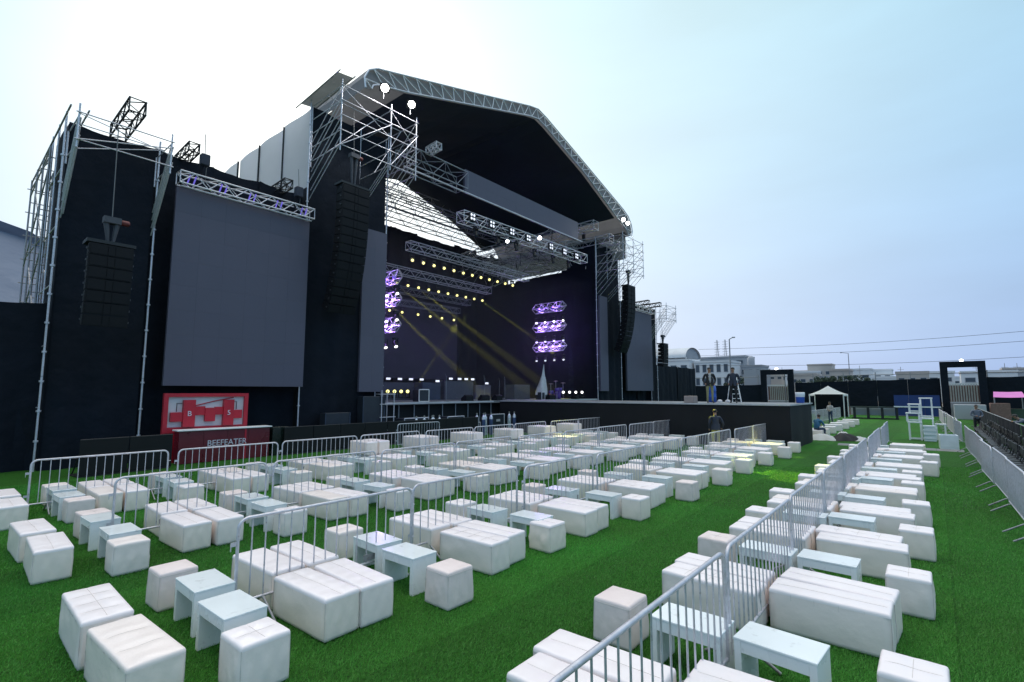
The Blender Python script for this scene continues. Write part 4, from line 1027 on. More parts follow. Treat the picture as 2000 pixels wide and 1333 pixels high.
# draped tall object
t = thing('draped_object', 'tall pointed object under a grey dust sheet on right stage', 'dust sheet', (31.6, 23.6, DZ))
m = MB()
prof = [(.62, .35), (.60, .6), (.50, .9), (.38, 1.2), (.28, 1.55), (.15, 1.9), (.08, 2.3), (.02, 2.75)]
vs = []; n = 18
for (r_, z) in prof:
    for k in range(n):
        a = 2 * math.pi * k / n; rr = r_ * (1 + .14 * math.sin(3 * a + z * 2) + .06 * math.sin(7 * a))
        vs.append((rr * math.cos(a) + .35 * (z / 2.75) - .1, rr * math.sin(a) * .6, z))
m.add(vs, [(i * n + k, i * n + (k + 1) % n, (i + 1) * n + (k + 1) % n, (i + 1) * n + k) for i in range(len(prof) - 1) for k in range(n)], True); part('sheet', m, 'silver_cloth', t)
m = MB(); m.bbox(-.45, -.3, 0, .35, .3, .38, .02); part('case', m, 'case', t)
m = MB(); m.tube([(.52, -.35, 0), (.52, -.35, .45)], .06, 8); part('orange_post', m, 'orange', t)
for k, (x, y) in enumerate([(20.6, 22.6), (24.3, 22.9), (27.6, 24), (29.8, 26.5)]):
    t = thing('microphone_stand', f'{ORD[k]} thin microphone stand from left on the stage', 'mic stand', (x, y, DZ), 0, 'microphone stands')
    tubepart('pole', t, (0, 0, 0), (0, 0, 1.5), .012, 'alu_dim', 5); tubepart('boom', t, (0, 0, 1.45), (-.4, -.3, 1.65), .01, 'alu_dim', 5)
    m = MB(); m.lathe([(.15, 0), (.15, .02)], n=12); part('base', m, 'black_paint', t)
# pit in front of the stage: cases, gas bottles, dark panels
GC = 'dark flight cases in the stage pit'
for k, (x, y, w_, h_) in enumerate([(18.9, 20.6, 1.25, 1.15), (22.6, 20.7, 1.15, 1.15), (16.2, 20.9, 1.6, 1.15), (20.6, 21.1, 1.4, .7)]):
    boxthing('flight_case', f'{("dark case with bright rim and handle left of the pit middle", "dark case with bright rim right in the pit", "wide dark case behind the gas bottles", "low dark trunk between the two rimmed cases")[k]}', 'case', x, x + w_, y, y + .8, 0, h_, 'case', GC, 'alu', k < 2)
for k, (x, y, c_) in enumerate([(16.4, 20.2, 0), (17.0, 20.3, 1), (17.45, 20.2, 0), (17.7, 20.4, 1), (17.95, 20.2, 0), (21.0, 20.4, 0), (21.35, 20.2, 1), (21.7, 20.4, 0), (22.0, 20.2, 1), (24.0, 20.5, 0), (24.25, 20.3, 1)]):
    t = thing('gas_bottle', f'{ORD[k]} silver shouldered gas bottle from left in the stage pit', 'gas bottle', (x, y, 0), 0, 'gas bottles in the stage pit')
    m = MB(); m.lathe([(.10, 0), (.11, .02), (.11, .92)], n=12); part('cylinder', m, 'bottle_blue' if c_ else 'bottle', t)
    m = MB(); m.lathe([(.111, .92), (.105, 1.02), (.07, 1.12), (.035, 1.16), (.03, 1.2)], n=12); part('shoulder', m, 'bottle', t)
    m = MB(); m.lathe([(.035, 1.2), (.04, 1.24), (.03, 1.3)], n=8); m.box(-.07, -.015, 1.24, .07, .015, 1.27); part('valve', m, 'brass', t)
def pit_panel(x, y, rz, label, h=1.08, w_=1.22):
    t = thing('pit_barrier', label, 'barrier', (x, y, 0), rz, 'black solid barriers before the stage pit')
    m = MB(); m.bbox(0, -.02, .04, w_ - .01, .02, h, .008); part('panel', m, 'mesh_black', t)
    m = MB(); m.tube([(0, 0, h + .01), (w_ - .01, 0, h + .01)], .025, 6); part('top_rail', m, 'black_paint', t)
    m = MB(); m.box(.02, -.02, 0, w_ - .03, .9, .03); part('foot_plate', m, 'black_paint', t)
    for q in (.1, w_ - .12): 
        m = MB(); m.tube([(q, .02, h - .1), (q, .8, .04)], .02, 5); part('strut', m, 'black_paint', t)
for k in range(2): pit_panel(3.2 + 1.23 * k, 19.35 + .15 * k, R(7), f'{ORD[k]} black solid barrier left of the red bar')
for k in range(9): pit_panel(9.6 + 1.24 * k, 20.05 + .0 * k, 0, f'{ORD[k]} black solid barrier right of the red bar')
for k, (x, h_) in enumerate([(12.05, 1.55), (14.0, 2.3)]):
    t = thing('dark_cabinet', ('lower blue edged dark cabinet below the left stage tower', 'taller blue edged dark cabinet below the narrow left screen')[k], 'cabinet', (x, 21.3, 0))
    m = MB(); m.bbox(0, 0, 0, 1.25, .5, h_, .02); part('body', m, 'case', t)
    m = MB(); m.box(-.02, -.03, 0, .03, -.003, h_); m.box(1.22, -.03, 0, 1.27, -.003, h_); part('edge_strip', m, 'amp_blue', t)
t = thing('scaffold_stair', 'small pipe stair frame beside the narrow left screen', 'scaffold', (15.0, 21.2, 0))
for x in (0, .75):
    tubepart('post', t, (x, 0, 0), (x, 0, 2.6), .026, 'galv'); tubepart('post', t, (x, .6, 0), (x, .6, 2.6), .026, 'galv')
for z in (.6, 1.25, 1.9, 2.4): tubepart('rail', t, (-.1, 0, z), (.85, 0, z), .022, 'galv'); tubepart('rail', t, (0, 0, z), (0, .6, z), .02, 'galv')

# ------------------------------------------------------------------ red bar with sign board
def text_part(txt, size, m, parent, loc, rot, depth=.01, sx=1.0, nm='lettering'):
    c = bpy.data.curves.new('lettering', 'FONT'); c.body = txt; c.size = size; c.extrude = depth; c.align_x = 'CENTER'; c.align_y = 'CENTER'; c.resolution_u = 3
    o = bpy.data.objects.new('lettering_tmp', c); COL.objects.link(o)
    bpy.context.view_layer.update()
    me = bpy.data.meshes.new_from_object(o.evaluated_get(bpy.context.evaluated_depsgraph_get()))
    bpy.data.objects.remove(o); me.materials.clear(); me.materials.append(MATS[m])
    p = part(nm, me, None, parent, loc, rot); p.scale = (sx, 1, 1); return p
t = thing('bar_sign', 'red framed sign board with red bridge relief behind the bar', 'sign', (7.05, 20.95, 0))
a = 1.42
for (x0, z0, x1, z1) in ((-a, 1.05, -a + .14, 2.46), (a - .14, 1.05, a, 2.46), (-a + .141, 2.33, a - .141, 2.459), (-a + .141, 1.05, a - .141, 1.25)):
    m = MB(); m.box(x0, -.12, z0, x1, .04, z1); part('frame', m, 'red_paint', t)
m = MB(); m.box(-a + .1, -.02, 1.2, a - .1, .02, 2.36); part('board', m, 'white_board', t)
m = MB(); m.box(-a, -.1, 0, a, .05, 1.049); part('base', m, 'red_paint', t)
def rel(x0, z0, x1, z1, d=.16, nm='relief'):
    m = MB(); m.box(x0, -d, z0, x1, -.021, z1); part(nm, m, 'red_paint', t)
rel(-.82, 1.25, -.44, 2.22, .2, 'bridge_tower'); rel(.52, 1.25, .88, 2.22, .2, 'bridge_tower')
rel(-1.2, 1.45, -.821, 1.78, .15); rel(.881, 1.5, 1.2, 1.82, .15); rel(-.439, 1.66, -.1, 1.98, .14); rel(-.099, 1.42, .24, 1.92, .17); rel(.241, 1.66, .519, 1.95, .14)
m = MB(); m.tube([(-.44, -.05, 2.0), (.2, -.05, 2.16), (.9, -.05, 2.3)], .018, 4); part('cable', m, 'red_paint', t)
for pts in ([(-.83, -.04, 2.1), (-1.0, -.04, 2.1), (-1.0, -.04, 1.8)], [(.9, -.04, 2.14), (1.02, -.04, 2.14), (1.02, -.04, 1.84)]):
    m = MB(); m.tube(pts, .012, 4); part('outline', m, 'ink', t)
text_part('B', .26, 'letter_white', t, (-.63, -.213, 1.72), (R(90), 0, 0), .006); text_part('5', .26, 'letter_white', t, (.70, -.213, 1.72), (R(90), 0, 0), .006)
t = thing('bar_counter', 'maroon bar counter with white top and white lettering', 'bar', (7.5, 20.35, 0))
m = MB(); m.bbox(-1.62, -.28, 1.14, 1.62, .3, 1.185, .008); part('counter_top', m, 'white_paint', t)
for i in range(4):
    x0 = -1.55 + i * .775
    m = MB(); m.box(x0 + .004, -.22 - .004 * (i % 2), .02, x0 + .771, -.18, 1.139); part('front_panel', m, 'maroon', t)
for s in (-1.55, 1.53):
    m = MB(); m.box(s, -.178, .02, s + .03, .25, 1.139); part('side_panel', m, 'maroon', t)
m = MB(); m.box(.62, -.232, .02, .68, -.2245, 1.13); part('pilaster', m, 'red_paint', t)
text_part('BEEFEATER', .30, 'letter_white', t, (.02, -.235, .66), (R(90), 0, 0), .006, .92)
m = MB(); m.bbox(1.7, -.15, 0, 2.35, .3, 1.12, .01); part('service_box', m, 'glass_dark', t)

# ------------------------------------------------------------------ things on the runway
t = thing('step_ladder', 'white step ladder standing on the runway beside the second man', 'ladder', (28.6, 8.25, DZ + .008), R(-50))
for s in (-.2, .2): tubepart('rail', t, (s * 1.2, 0, 0), (s * .8, .3, 1.35), .03, 'white_paint', 6); tubepart('rear_rail', t, (s * 1.2, .65, 0), (s * .8, .32, 1.35), .022, 'white_paint', 6)
for k in range(5): 
    m = MB(); z = .2 + .25 * k; m.box(-.23, z * .22 - .05, z - .015, .23, z * .22 + .05, z + .015); part('step', m, 'white_paint', t)
boxthing('carton', 'brown carton with white lid on the runway edge', 'box', 25.9, 26.5, 9.6, 10.1, DZ + .007, DZ + .36, 'cardboard')
t = thing('blue_barrel', 'blue plastic barrel on the runway behind the first man', 'barrel', (27.9, 9.3, DZ + .007))
m = MB(); m.lathe([(.16, 0), (.2, .03), (.2, .25), (.215, .28), (.2, .31), (.2, .6), (.215, .63), (.2, .66), (.19, .85), (.12, .9)], n=16); part('drum', m, 'blue_plastic', t)
t = thing('blue_bin', 'blue bin lined with a white bag near the runway end', 'bin', (29.0, 5.3, DZ + .007))
m = MB(); m.lathe([(.17, 0), (.18, .02), (.2, .34)], n=14); part('bin', m, 'blue_plastic', t)
m = MB(); m.lathe([(.202, .30), (.215, .36), (.225, .50), (.2, .54), (.15, .5)], n=14); part('bag', m, 'white_plastic', t)
for k, (x, y) in enumerate([(28.0, 8.95), (28.2, 8.6)]):
    t = thing('white_bundle', f'{ORD[k]} small white cloth bundle on the runway between the men', 'bundle', (x, y, DZ + .007)); m = MB(); m.lathe([(.05, 0), (.13, .03), (.12, .1), (.05, .15)], n=10); part('cloth', m, 'white_sheet', t)

# heap of cloth at the runway end and cable ramp
t = thing('cloth_heap', 'heap of white and dark cloth on the turf by runway end', 'cloth', (31.4, 4.2, 0))
def heap(cx, cy, rx, ry, h, m_, nm, seed):
    rr = random.Random(seed); ph = [rr.uniform(0, 6) for _ in range(6)]
    m = MB(); n = 26
    def P(u, v):
        a = 2 * math.pi * u; q = 1 - v
        k = 1 + .18 * math.sin(3 * a + ph[0]) + .1 * math.sin(7 * a + ph[1])
        return (cx + rx * q * k * math.cos(a), cy + ry * q * k * math.sin(a), max(0.012, h * (1 - q ** 2) * (1 + .25 * math.sin(4 * a + ph[2]) * q) + .02 * math.sin(9 * a + 12 * q + ph[3])))
    m.sheet(P, n, 9); part(nm, m, m_, t)
heap(-.3, .55, .75, .7, .30, 'white_sheet', 'white_cloth', 1); heap(.0, -.35, .72, .62, .36, 'jacket_black', 'dark_cloth', 2); heap(.5, -.9, .9, .6, .18, 'white_sheet', 'white_cloth', 3); heap(.25, -.3, .45, .42, .42, 'silver_cloth', 'grey_cloth', 4)
t = thing('cable_ramp', 'long dark cable ramp crossing the turf aisle', 'cable ramp', (28.7, 1.5, 0))
for k in range(5):
    m = MB(); m.prism([(-.28, 0), (.28, 0), (.12, .06), (-.12, .06)], -2.25 + k * .9, -2.25 + k * .9 + .89, 'xz'); part('section', m, 'deck', t)

# ------------------------------------------------------------------ stacked white frames
def frame_unit(t, x, y, z, w_, d_, h_, mats='white_paint', r=.035):
    for sx in (0, w_):
        for sy in (0, d_): m = MB(); m.box(x + sx - r, y + sy - r, z, x + sx + r, y + sy + r, z + h_ - .061); part('leg', m, mats, t)
    m = MB(); m.bbox(x - r - .02, y - r - .02, z + h_ - .06, x + w_ + r + .02, y + d_ + r + .02, z + h_, .006); part('top', m, mats, t)
    m = MB(); m.box(x - r + .005, y + r + .001, z + .05, x + r - .005, y + d_ - r - .001, z + .1); m.box(x + w_ - r + .005, y + r + .001, z + .05, x + w_ + r - .005, y + d_ - r - .001, z + .1); part('stretcher', m, mats, t)
GF = 'stacked white tables beyond the seating'
specs = [((33.9, .72), 0, .0, .55, .48, .95, 'bottom white table frame of the left stack'), ((33.9, .76), .96, .0, .6, .5, .46, 'white table laid on the left stack'), ((33.9, .72), 1.43, .0, .5, .42, .46, 'upturned white table on top of the left stack'), ((34.3, .22), 0, 0, .55, .48, 1.15, 'tall white table behind the stacked tops'), ((34.3, .22), 1.16, 0, .5, .45, 1.05, 'tallest white frame on top of the stacks'), ((34.6, -.25), 0, 0, .35, .35, .85, 'narrow white stool right of the stacked tops')]
for (xy, z, rz, w_, d_, h_, lab) in specs:
    t = thing('white_table', lab, 'table', (xy[0], xy[1], z + .002), 0, GF); frame_unit(t, -.0, -.0, 0, w_, d_, h_)
for k in range(8):
    tag(link('table_top_slab', (lambda q: (q.bbox(0, 0, 0, .55, .5, .095, .01), q.mesh('table_top_slab', 'white_plastic'))[1])(MB()), None, (33.45 + J(.01), .12 + J(.01), .002 + .1 * k), (0, 0, R(J(1.2)))), 'white table top slab in a stack of eight beside the white frames', 'table top', 'stack of white table tops')
t = thing('white_crate', 'open white tray on the ground beside the right barrier', 'crate', (29.3, -.62, 0), R(4))
m = MB(); m.bbox(0, 0, 0, .8, .62, .08, .01); part('floor', m, 'white_plastic', t)
for (x0, y0, x1, y1) in ((0, 0, .05, .62), (.75, 0, .8, .62), (.051, .0, .749, .05), (.051, .57, .749, .62)):
    m = MB(); m.box(x0, y0, .081, x1, y1, .62); part('wall', m, 'white_plastic', t)

# ------------------------------------------------------------------ perimeter fence, gates and yard things (far end)
FX = 68.0
t = thing('perimeter_fence', 'long black cloth fence closing the far end of the field', 'fence', (FX, 0, 0))
def fence_panels(y0, y1, h0, h1, n):
    for i in range(n):
        ya = y0 + (y1 - y0) * i / n; yb = y0 + (y1 - y0) * (i + 1) / n - .02
        ha = h0 + (h1 - h0) * i / n; hb = h0 + (h1 - h0) * (i + 1) / n
        m = MB(); m.sheet(lambda u, v: (.05 * math.sin(6 * u + i) * (1 - v) + .02 * (i % 2), ya + (yb - ya) * u, .95 + (ha + (hb - ha) * u - .95) * v - .05 * math.sin(math.pi * u) * v), 8, 5); part('cloth_panel', m, 'black_drape', t)
fence_panels(-40, -3.9, 4.5, 4.0, 12); fence_panels(-.4, 12.9, 3.95, 3.65, 5); fence_panels(16.6, 34, 3.45, 3.3, 6)
for i in range(26): tubepart('post', t, (.25, -40 + i * 3.0, 0), (.25, -40 + i * 3.0, 4.7), .05, 'galv_dark')
tubepart('top_rail', t, (.3, -40, 4.55), (.3, 35, 4.35), .045, 'galv_dark')
for i in range(30):
    m = MB(); m.box(.1 - .02 * (i % 2), -40 + i * 2.5, 0, .4, -40 + i * 2.5 + 2.48, 1.02); part('base_block', m, ('bld_tan', 'brick', 'bld_grey')[(i * 7) % 3], t)
def gate(y0, y1, h, label, slats):
    yc = (y0 + y1) / 2; wd = (y1 - y0) / 2
    t = thing('portal_gate', label, 'gate', (FX - .3, yc, 0), 0, 'black square portals in the far fence')
    for s in (-1, 1): m = MB(); m.bbox(-.25, s * wd - .3, 0, .25, s * wd + .3, h - .601, .01); part('pillar', m, 'black_drape', t)
    m = MB(); m.bbox(-.25, -wd - .3, h - .6, .25, wd + .3, h, .01); part('lintel', m, 'black_drape', t)
    m = MB(); m.lathe([(.05, 0), (.16, .06), (.14, .16), (.04, .2)], (0, 0, h), 10); part('lamp', m, 'flood', t)
    m = MB(); n = slats
    for i in range(n): 
        y = -wd + .32 + (2 * wd - .64) * (i + .5) / n
        m2 = MB(); m2.box(1.2, y - (wd - .32) / n * .5, 1.5, 1.26, y + (wd - .32) / n * .5, 3.3); part('picket', m2, 'picket', t)
    for zz in (3.3, 1.4): m = MB(); m.box(1.27, -wd, zz, 1.36, wd, zz + .12); part('picket_rail', m, 'white_paint', t)
    m = MB(); m.box(1.5, -wd + .1, 0, 1.9, wd - .1, 3.2); part('backing', m, 'brick', t)
    m = MB(); m.box(1.0, -wd + .3, 0, 1.4, wd - .3, 1.38); part('plinth', m, 'concrete', t)
gate(-3.6, -.75, 5.6, 'black square portal at the right in the far fence', 11)
gate(13.25, 16.25, 5.25, 'black square portal in the far fence above the runway', 11)
# pop-up tent
t = thing('popup_tent', 'white topped pop-up tent before the far fence', 'tent', (60, 8.4, 0))
m = MB()
def P(u, v):
    a = 2 * math.pi * u; q = 1 - v; c_, s_ = math.cos(a), math.sin(a); k = 1 / max(abs(c_), abs(s_))
    return (1.5 * q * k * c_, 1.5 * q * k * s_, 2.3 + .85 * (v ** 1.35))
m.sheet(P, 32, 8); part('canopy', m, 'white_sheet', t)
for sx in (-1.45, 1.45):
    for sy in (-1.45, 1.45): tubepart('leg', t, (sx, sy, 0), (sx, sy, 2.3), .045, 'white_paint')
m = MB(); m.box(1.4, -1.4, .0, 1.44, 1.4, 2.2); part('back_wall', m, 'black_cloth', t)
for s in (-1.5, 1.5): m = MB(); m.box(-1.5, s - .01, 2.12, 1.5, s + .01, 2.3); part('valance', m, 'white_sheet', t)
# dark counters, blue panel, pink awning
t = thing('dark_counter', 'row of dark framed counters on the turf before the far fence', 'counter', (57.8, 4.4, 0))
for i in range(4): m = MB(); m.box(-.12, -1.65 + i * 1.07, 0, .12, -1.45 + i * 1.07, 1.05); part('post', m, 'black_paint', t)
m = MB(); m.box(-.16, -1.75, 1.051, .2, 1.9, 1.13); part('top', m, 'black_paint', t); m = MB(); m.box(-.1, -1.7, .02, .1, 1.9, .12); part('kick_rail', m, 'black_paint', t)
for i in range(3): m = MB(); m.box(.35, -1.4 + i * 1.07, .35, .38, -.55 + i * 1.07, .95); part('panel', m, 'bld_grey', t)
t = thing('blue_hoarding', 'dark blue panel with white rail against the far fence', 'hoarding', (66.8, 1.6, 0))
for i in range(3): m = MB(); m.box(0, -1.85 + i * 1.24, .05, .08, -.63 + i * 1.24, 2.2); part('board', m, 'navy_panel', t)
m = MB(); m.box(-.06, -1.9, .92, -.002, 1.9, 1.05); part('rail', m, 'white_paint', t)
t = thing('pink_awning', 'pink awning of a stall by the far fence on right', 'awning', (64, -5.0, 0))
m = MB(); m.sheet(lambda u, v: (-.9 + 1.3 * v, -1.05 + 2.1 * u + (.12 - .24 * u) * v, 2.05 + .5 * v - .03 * math.sin(math.pi * u)), 10, 5); part('cloth', m, 'pink', t)
for s in (-1, 1): tubepart('pole', t, (-.85, s, 0), (-.85, s, 2.05), .04, 'galv_dark'); tubepart('pole', t, (.35, s * .9, 0), (.35, s * .9, 2.5), .04, 'galv_dark')
m = MB(); m.bbox(-.3, -.95, 0, .3, .95, 1.0, .02); part('stall_counter', m, 'foliage', t)
boxthing('kiosk', 'pale low kiosk below the right portal', 'kiosk', 62.5, 64.0, -3.4, -1.2, 0, 1.35, 'concrete')
boxthing('brick_box', 'reddish brick plinth right of the right portal', 'plinth', 63.0, 64.2, -5.0, -3.7, 0, 1.5, 'brick')

# ------------------------------------------------------------------ black folding chairs and black barrier on the right
def chair_mesh():
    m = MB()
    for s in (-.21, .21):
        m.tube([(s, -.22, 0), (s, .02, .45), (s, .16, .82)], .012, 5); m.tube([(s * .9, .22, 0), (s * .9, -.02, .42)], .012, 5)
    fr_ = m.mesh('chair_frame', 'chair_metal')
    m = MB(); m.bbox(-.2, -.2, .43, .2, .18, .46, .01); st = m.mesh('chair_seat', 'black_paint')
    m = MB(); m.bbox(-.2, .1, .6, .2, .13, .86, .008); bk_ = m.mesh('chair_back', 'black_paint')
    return fr_, st, bk_
CF, CS, CB = chair_mesh()
n_ch = 0
for r_ in range(2):
    for k in range(46):
        x = 13.5 + .62 * k + J(.03); y = -1.72 - .48 * r_ + J(.03)
        t = thing('folding_chair', f'{ordw(k + 1)} black folding chair from the camera in the {("front", "back")[r_]} chair row', 'chair', (x, y, 0), R(180 + J(5)), 'black folding chairs behind the right barriers')
        part('frame', CF, None, t); part('seat', CS, None, t); part('backrest', CB, None, t)
for k in range(17):
    x = 20.5 + 2.45 * k
    t = thing('draped_barrier', f'{ORD[k]} black cloth covered barrier behind the black chairs', 'barrier', (x, -2.62, 0), 0, 'black covered barriers on the right')
    m = MB(); m.sheet(lambda u, v: (2.42 * u, .03 * math.sin(8 * u + k), .05 + 1.08 * v), 8, 3); part('cloth', m, 'black_drape', t)
    tubepart('top_rail', t, (0, 0, 1.14), (2.42, 0, 1.14), .022, 'galv_dark')

# ------------------------------------------------------------------ people
def skin_body(J_, edges, radii):
    me = bpy.data.meshes.new('body'); names = list(J_); me.from_pydata([J_[k] for k in names], [(names.index(a), names.index(b)) for a, b in edges], [])
    o = bpy.data.objects.new('body_tmp', me); COL.objects.link(o)
    md = o.modifiers.new('skin', 'SKIN'); md.use_smooth_shade = True
    for i, k in enumerate(names):
        sv = me.skin_vertices[0].data[i]; r_ = radii[k]; sv.radius = r_ if isinstance(r_, tuple) else (r_, r_); sv.use_root = (k == 'pelvis')
    s2 = o.modifiers.new('sub', 'SUBSURF'); s2.levels = 2; s2.render_levels = 2
    bpy.context.view_layer.update()
    m2 = bpy.data.meshes.new_from_object(o.evaluated_get(bpy.context.evaluated_depsgraph_get()))
    bpy.data.objects.remove(o); return m2
def person(label, loc, rz, pose, top, bottom, inner=None, h=1.75, top_len=.50):
    s = h / 1.75
    Jt = dict(pelvis=(0, 0, .94), waist=(0, .0, 1.08), chest=(0, .0, 1.30), neck=(0, .01, 1.49), headb=(0, -.01, 1.56), head=(0, -.02, 1.66), headt=(0, -.01, 1.72))
    for q, sx in (('l', -1), ('r', 1)):
        Jt.update({q + 'hip': (sx * .10, 0, .90), q + 'knee': (sx * .115, -.02, .50), q + 'ank': (sx * .12, .02, .09), q + 'toe': (sx * .14, -.15, .035),
                   q + 'sho': (sx * .19, .01, 1.42), q + 'elb': (sx * .27, .03, 1.13), q + 'wri': (sx * .26, -.06, .90), q + 'han': (sx * .25, -.09, .80)})
    Jt.update(pose)
    E = [('pelvis', 'waist'), ('waist', 'chest'), ('chest', 'neck'), ('neck', 'headb'), ('headb', 'head'), ('head', 'headt')]
    for q in 'lr': E += [('pelvis', q + 'hip'), (q + 'hip', q + 'knee'), (q + 'knee', q + 'ank'), (q + 'ank', q + 'toe'), ('chest', q + 'sho'), (q + 'sho', q + 'elb'), (q + 'elb', q + 'wri'), (q + 'wri', q + 'han')]
    Rd = dict(pelvis=(.15, .11), waist=(.155, .11), chest=(.165, .115), neck=.06, headb=.07, head=(.082, .10), headt=.06)
    for q in 'lr': Rd.update({q + 'hip': .095, q + 'knee': .062, q + 'ank': .045, q + 'toe': .04, q + 'sho': .075, q + 'elb': .052, q + 'wri': .035, q + 'han': .04})
    me = skin_body({k: tuple(c * s for c in v) for k, v in Jt.items()}, E, {k: (tuple(c * s for c in v) if isinstance(v, tuple) else v * s) for k, v in Rd.items()})
    for mn in (top, bottom, 'skin', 'hair', 'shoe', inner or top): me.materials.append(MATS[mn])
    Jv = {k: Vector(v) * s for k, v in Jt.items()}
    segs = []
    for a, b in E:
        if a in ('neck', 'headb', 'head'): c = 2
        elif a == 'pelvis' and b != 'waist' or b.endswith('knee') or b.endswith('ank'): c = 1
        elif b.endswith('toe'): c = 4
        elif b.endswith('han'): c = 2
        else: c = 0
        segs.append((Jv[a], Jv[b], c))
    hd = Jv['head']
    up = (Jv['headt'] - Jv['headb']).normalized()
    for p in me.polygons:
        c = p.center; best = None
        for a, b, k in segs:
            d = b - a; f = max(0, min(1, (c - a).dot(d) / d.length_squared)); q = (c - (a + d * f)).length
            if best is None or q < best[0]: best = (q, k)
        k = best[1]
        if k == 2 and (c - Jv['neck']).length > .1 * s and (c - hd).length < .2 * s:
            rel_ = (c - hd)
            if rel_.dot(up) > .035 * s or rel_.y > .02 * s and rel_.dot(up) > -.05 * s: k = 3
        if k == 0 and inner and abs(c.x) < .055 * s and c.y < -.05 and c.z > 1.0 * s: k = 5
        p.material_index = k; p.use_smooth = True
    o = tag(link('person', me, None, loc, (0, 0, rz)), label, 'person')
    # nose, ears and hair cap
    m = MB(); m.lathe([(.018 * s, -.02), (.012 * s, .02)], tuple(hd + Vector((0, -.10 * s, -.005))), 6); part('nose', m, 'skin', o)
    m = MB()
    for sx in (-1, 1): m.lathe([(.022 * s, -.01), (.024 * s, .01)], tuple(hd + Vector((sx * .083 * s, 0, 0))), 7, 'x')
    part('ears', m, 'skin', o)
    hc = MB(); n = 14
    vs = []; rings = 6
    for i in range(rings + 1):
        a = (math.pi * .52) * i / rings
        for k in range(n):
            b = 2 * math.pi * k / n; vs.append(hd + Vector((.092 * s * math.sin(a) * math.cos(b), .012 + .108 * s * math.sin(a) * math.sin(b), .035 * s + .072 * s * math.cos(a))))
    hc.add(vs, [(i * n + k, i * n + (k + 1) % n, (i + 1) * n + (k + 1) % n, (i + 1) * n + k) for i in range(rings) for k in range(n)], True); part('hair', hc, 'hair', o)
    if top.startswith('jacket'):                  # open jacket skirt over the hips
        m = MB(); n = 20; w0 = Jv['waist']; pv = Jv['pelvis']
        def P(u, v):
            a = 2 * math.pi * u * .94 - math.pi / 2 + .2; z = 1.12 - v * .27
            rx, ry = (.185 + .02 * v) * s, (.135 + .03 * v) * s
            return (w0.x + rx * math.cos(a), w0.y + ry * math.sin(a), z * s)
        m.sheet(P, n, 4); part('jacket_hem', m, top, o)
    return o
ARMS_FOLD = dict(lelb=(-.27, -.02, 1.14), lwri=(-.10, -.20, 1.10), lhan=(-.02, -.22, 1.10), relb=(.27, -.02, 1.14), rwri=(.12, -.19, 1.06), rhan=(.03, -.23, 1.05))
POCKET = dict(lelb=(-.30, .06, 1.14), lwri=(-.22, -.06, .94), lhan=(-.18, -.10, .90), relb=(.30, .06, 1.14), rwri=(.22, -.06, .94), rhan=(.18, -.10, .90))
face_cam = lambda x, y: math.atan2(-y, -x) + math.pi / 2
person('man in open black jacket and khaki trousers standing on the runway', (25.75, 8.7, DZ + .007), face_cam(25.75, 8.7) + .25, POCKET, 'jacket_black', 'trousers_khaki', 'shirt_grey', 1.78)
person('man in dark navy jacket and black trousers beside the ladder on runway', (26.4, 7.75, DZ + .007), face_cam(26.4, 7.75) - .15, POCKET, 'jacket_navy', 'trousers_black', None, 1.78)
person('man in dark top seen from behind below the runway', (22.9, 7.55, 0), face_cam(22.9, 7.55) + math.pi + .2, dict(lelb=(-.33, .0, 1.12), lwri=(-.30, -.12, .92), lhan=(-.27, -.16, .86)), 'jacket_navy', 'trousers_yellow', None, 1.74)
SIT = dict(pelvis=(0, .1, .50), waist=(0, .09, .64), chest=(0, .0, .86), neck=(0, -.06, 1.04), headb=(0, -.10, 1.10), head=(0, -.13, 1.20), headt=(0, -.12, 1.26),
           lhip=(-.1, .06, .49), lknee=(-.13, -.36, .50), lank=(-.13, -.34, .09), ltoe=(-.14, -.50, .035), rhip=(.1, .06, .49), rknee=(.13, -.36, .50), rank=(.13, -.34, .09), rtoe=(.14, -.50, .035),
           lsho=(-.19, .0, .97), lelb=(-.26, -.14, .74), lwri=(-.12, -.34, .66), lhan=(-.06, -.40, .64), rsho=(.19, .0, .97), relb=(.26, -.14, .74), rwri=(.12, -.34, .66), rhan=(.06, -.40, .64))
person('person in blue jacket sitting on a white bench past the runway', (32.2, 5.1, .0), R(62), SIT, 'shirt_blue', 'jeans', None, 1.72)
person('person in slate shirt standing by the black chairs on right', (40.5, -1.75, 0), R(-75), ARMS_FOLD, 'shirt_slate', 'trousers_black', None, 1.75)
LEAN = dict(waist=(0, -.08, 1.06), chest=(0, -.30, 1.20), neck=(0, -.47, 1.30), headb=(0, -.53, 1.35), head=(0, -.60, 1.41), headt=(0, -.60, 1.48), lsho=(-.19, -.40, 1.26), rsho=(.19, -.40, 1.26), lelb=(-.24, -.50, 1.16), lwri=(-.10, -.66, 1.18), lhan=(-.02, -.70, 1.18), relb=(.24, -.50, 1.16), rwri=(.10, -.66, 1.18), rhan=(.03, -.70, 1.18))
person('person in grey blue shirt leaning over the black barrier at right', (32.0, -3.22, 0), R(188), LEAN, 'shirt_slate', 'jeans', None, 1.75)
person('person in pale grey shirt by the white tent', (47.5, 6.6, 0), R(-120), ARMS_FOLD, 'shirt_grey', 'jeans', None, 1.72)

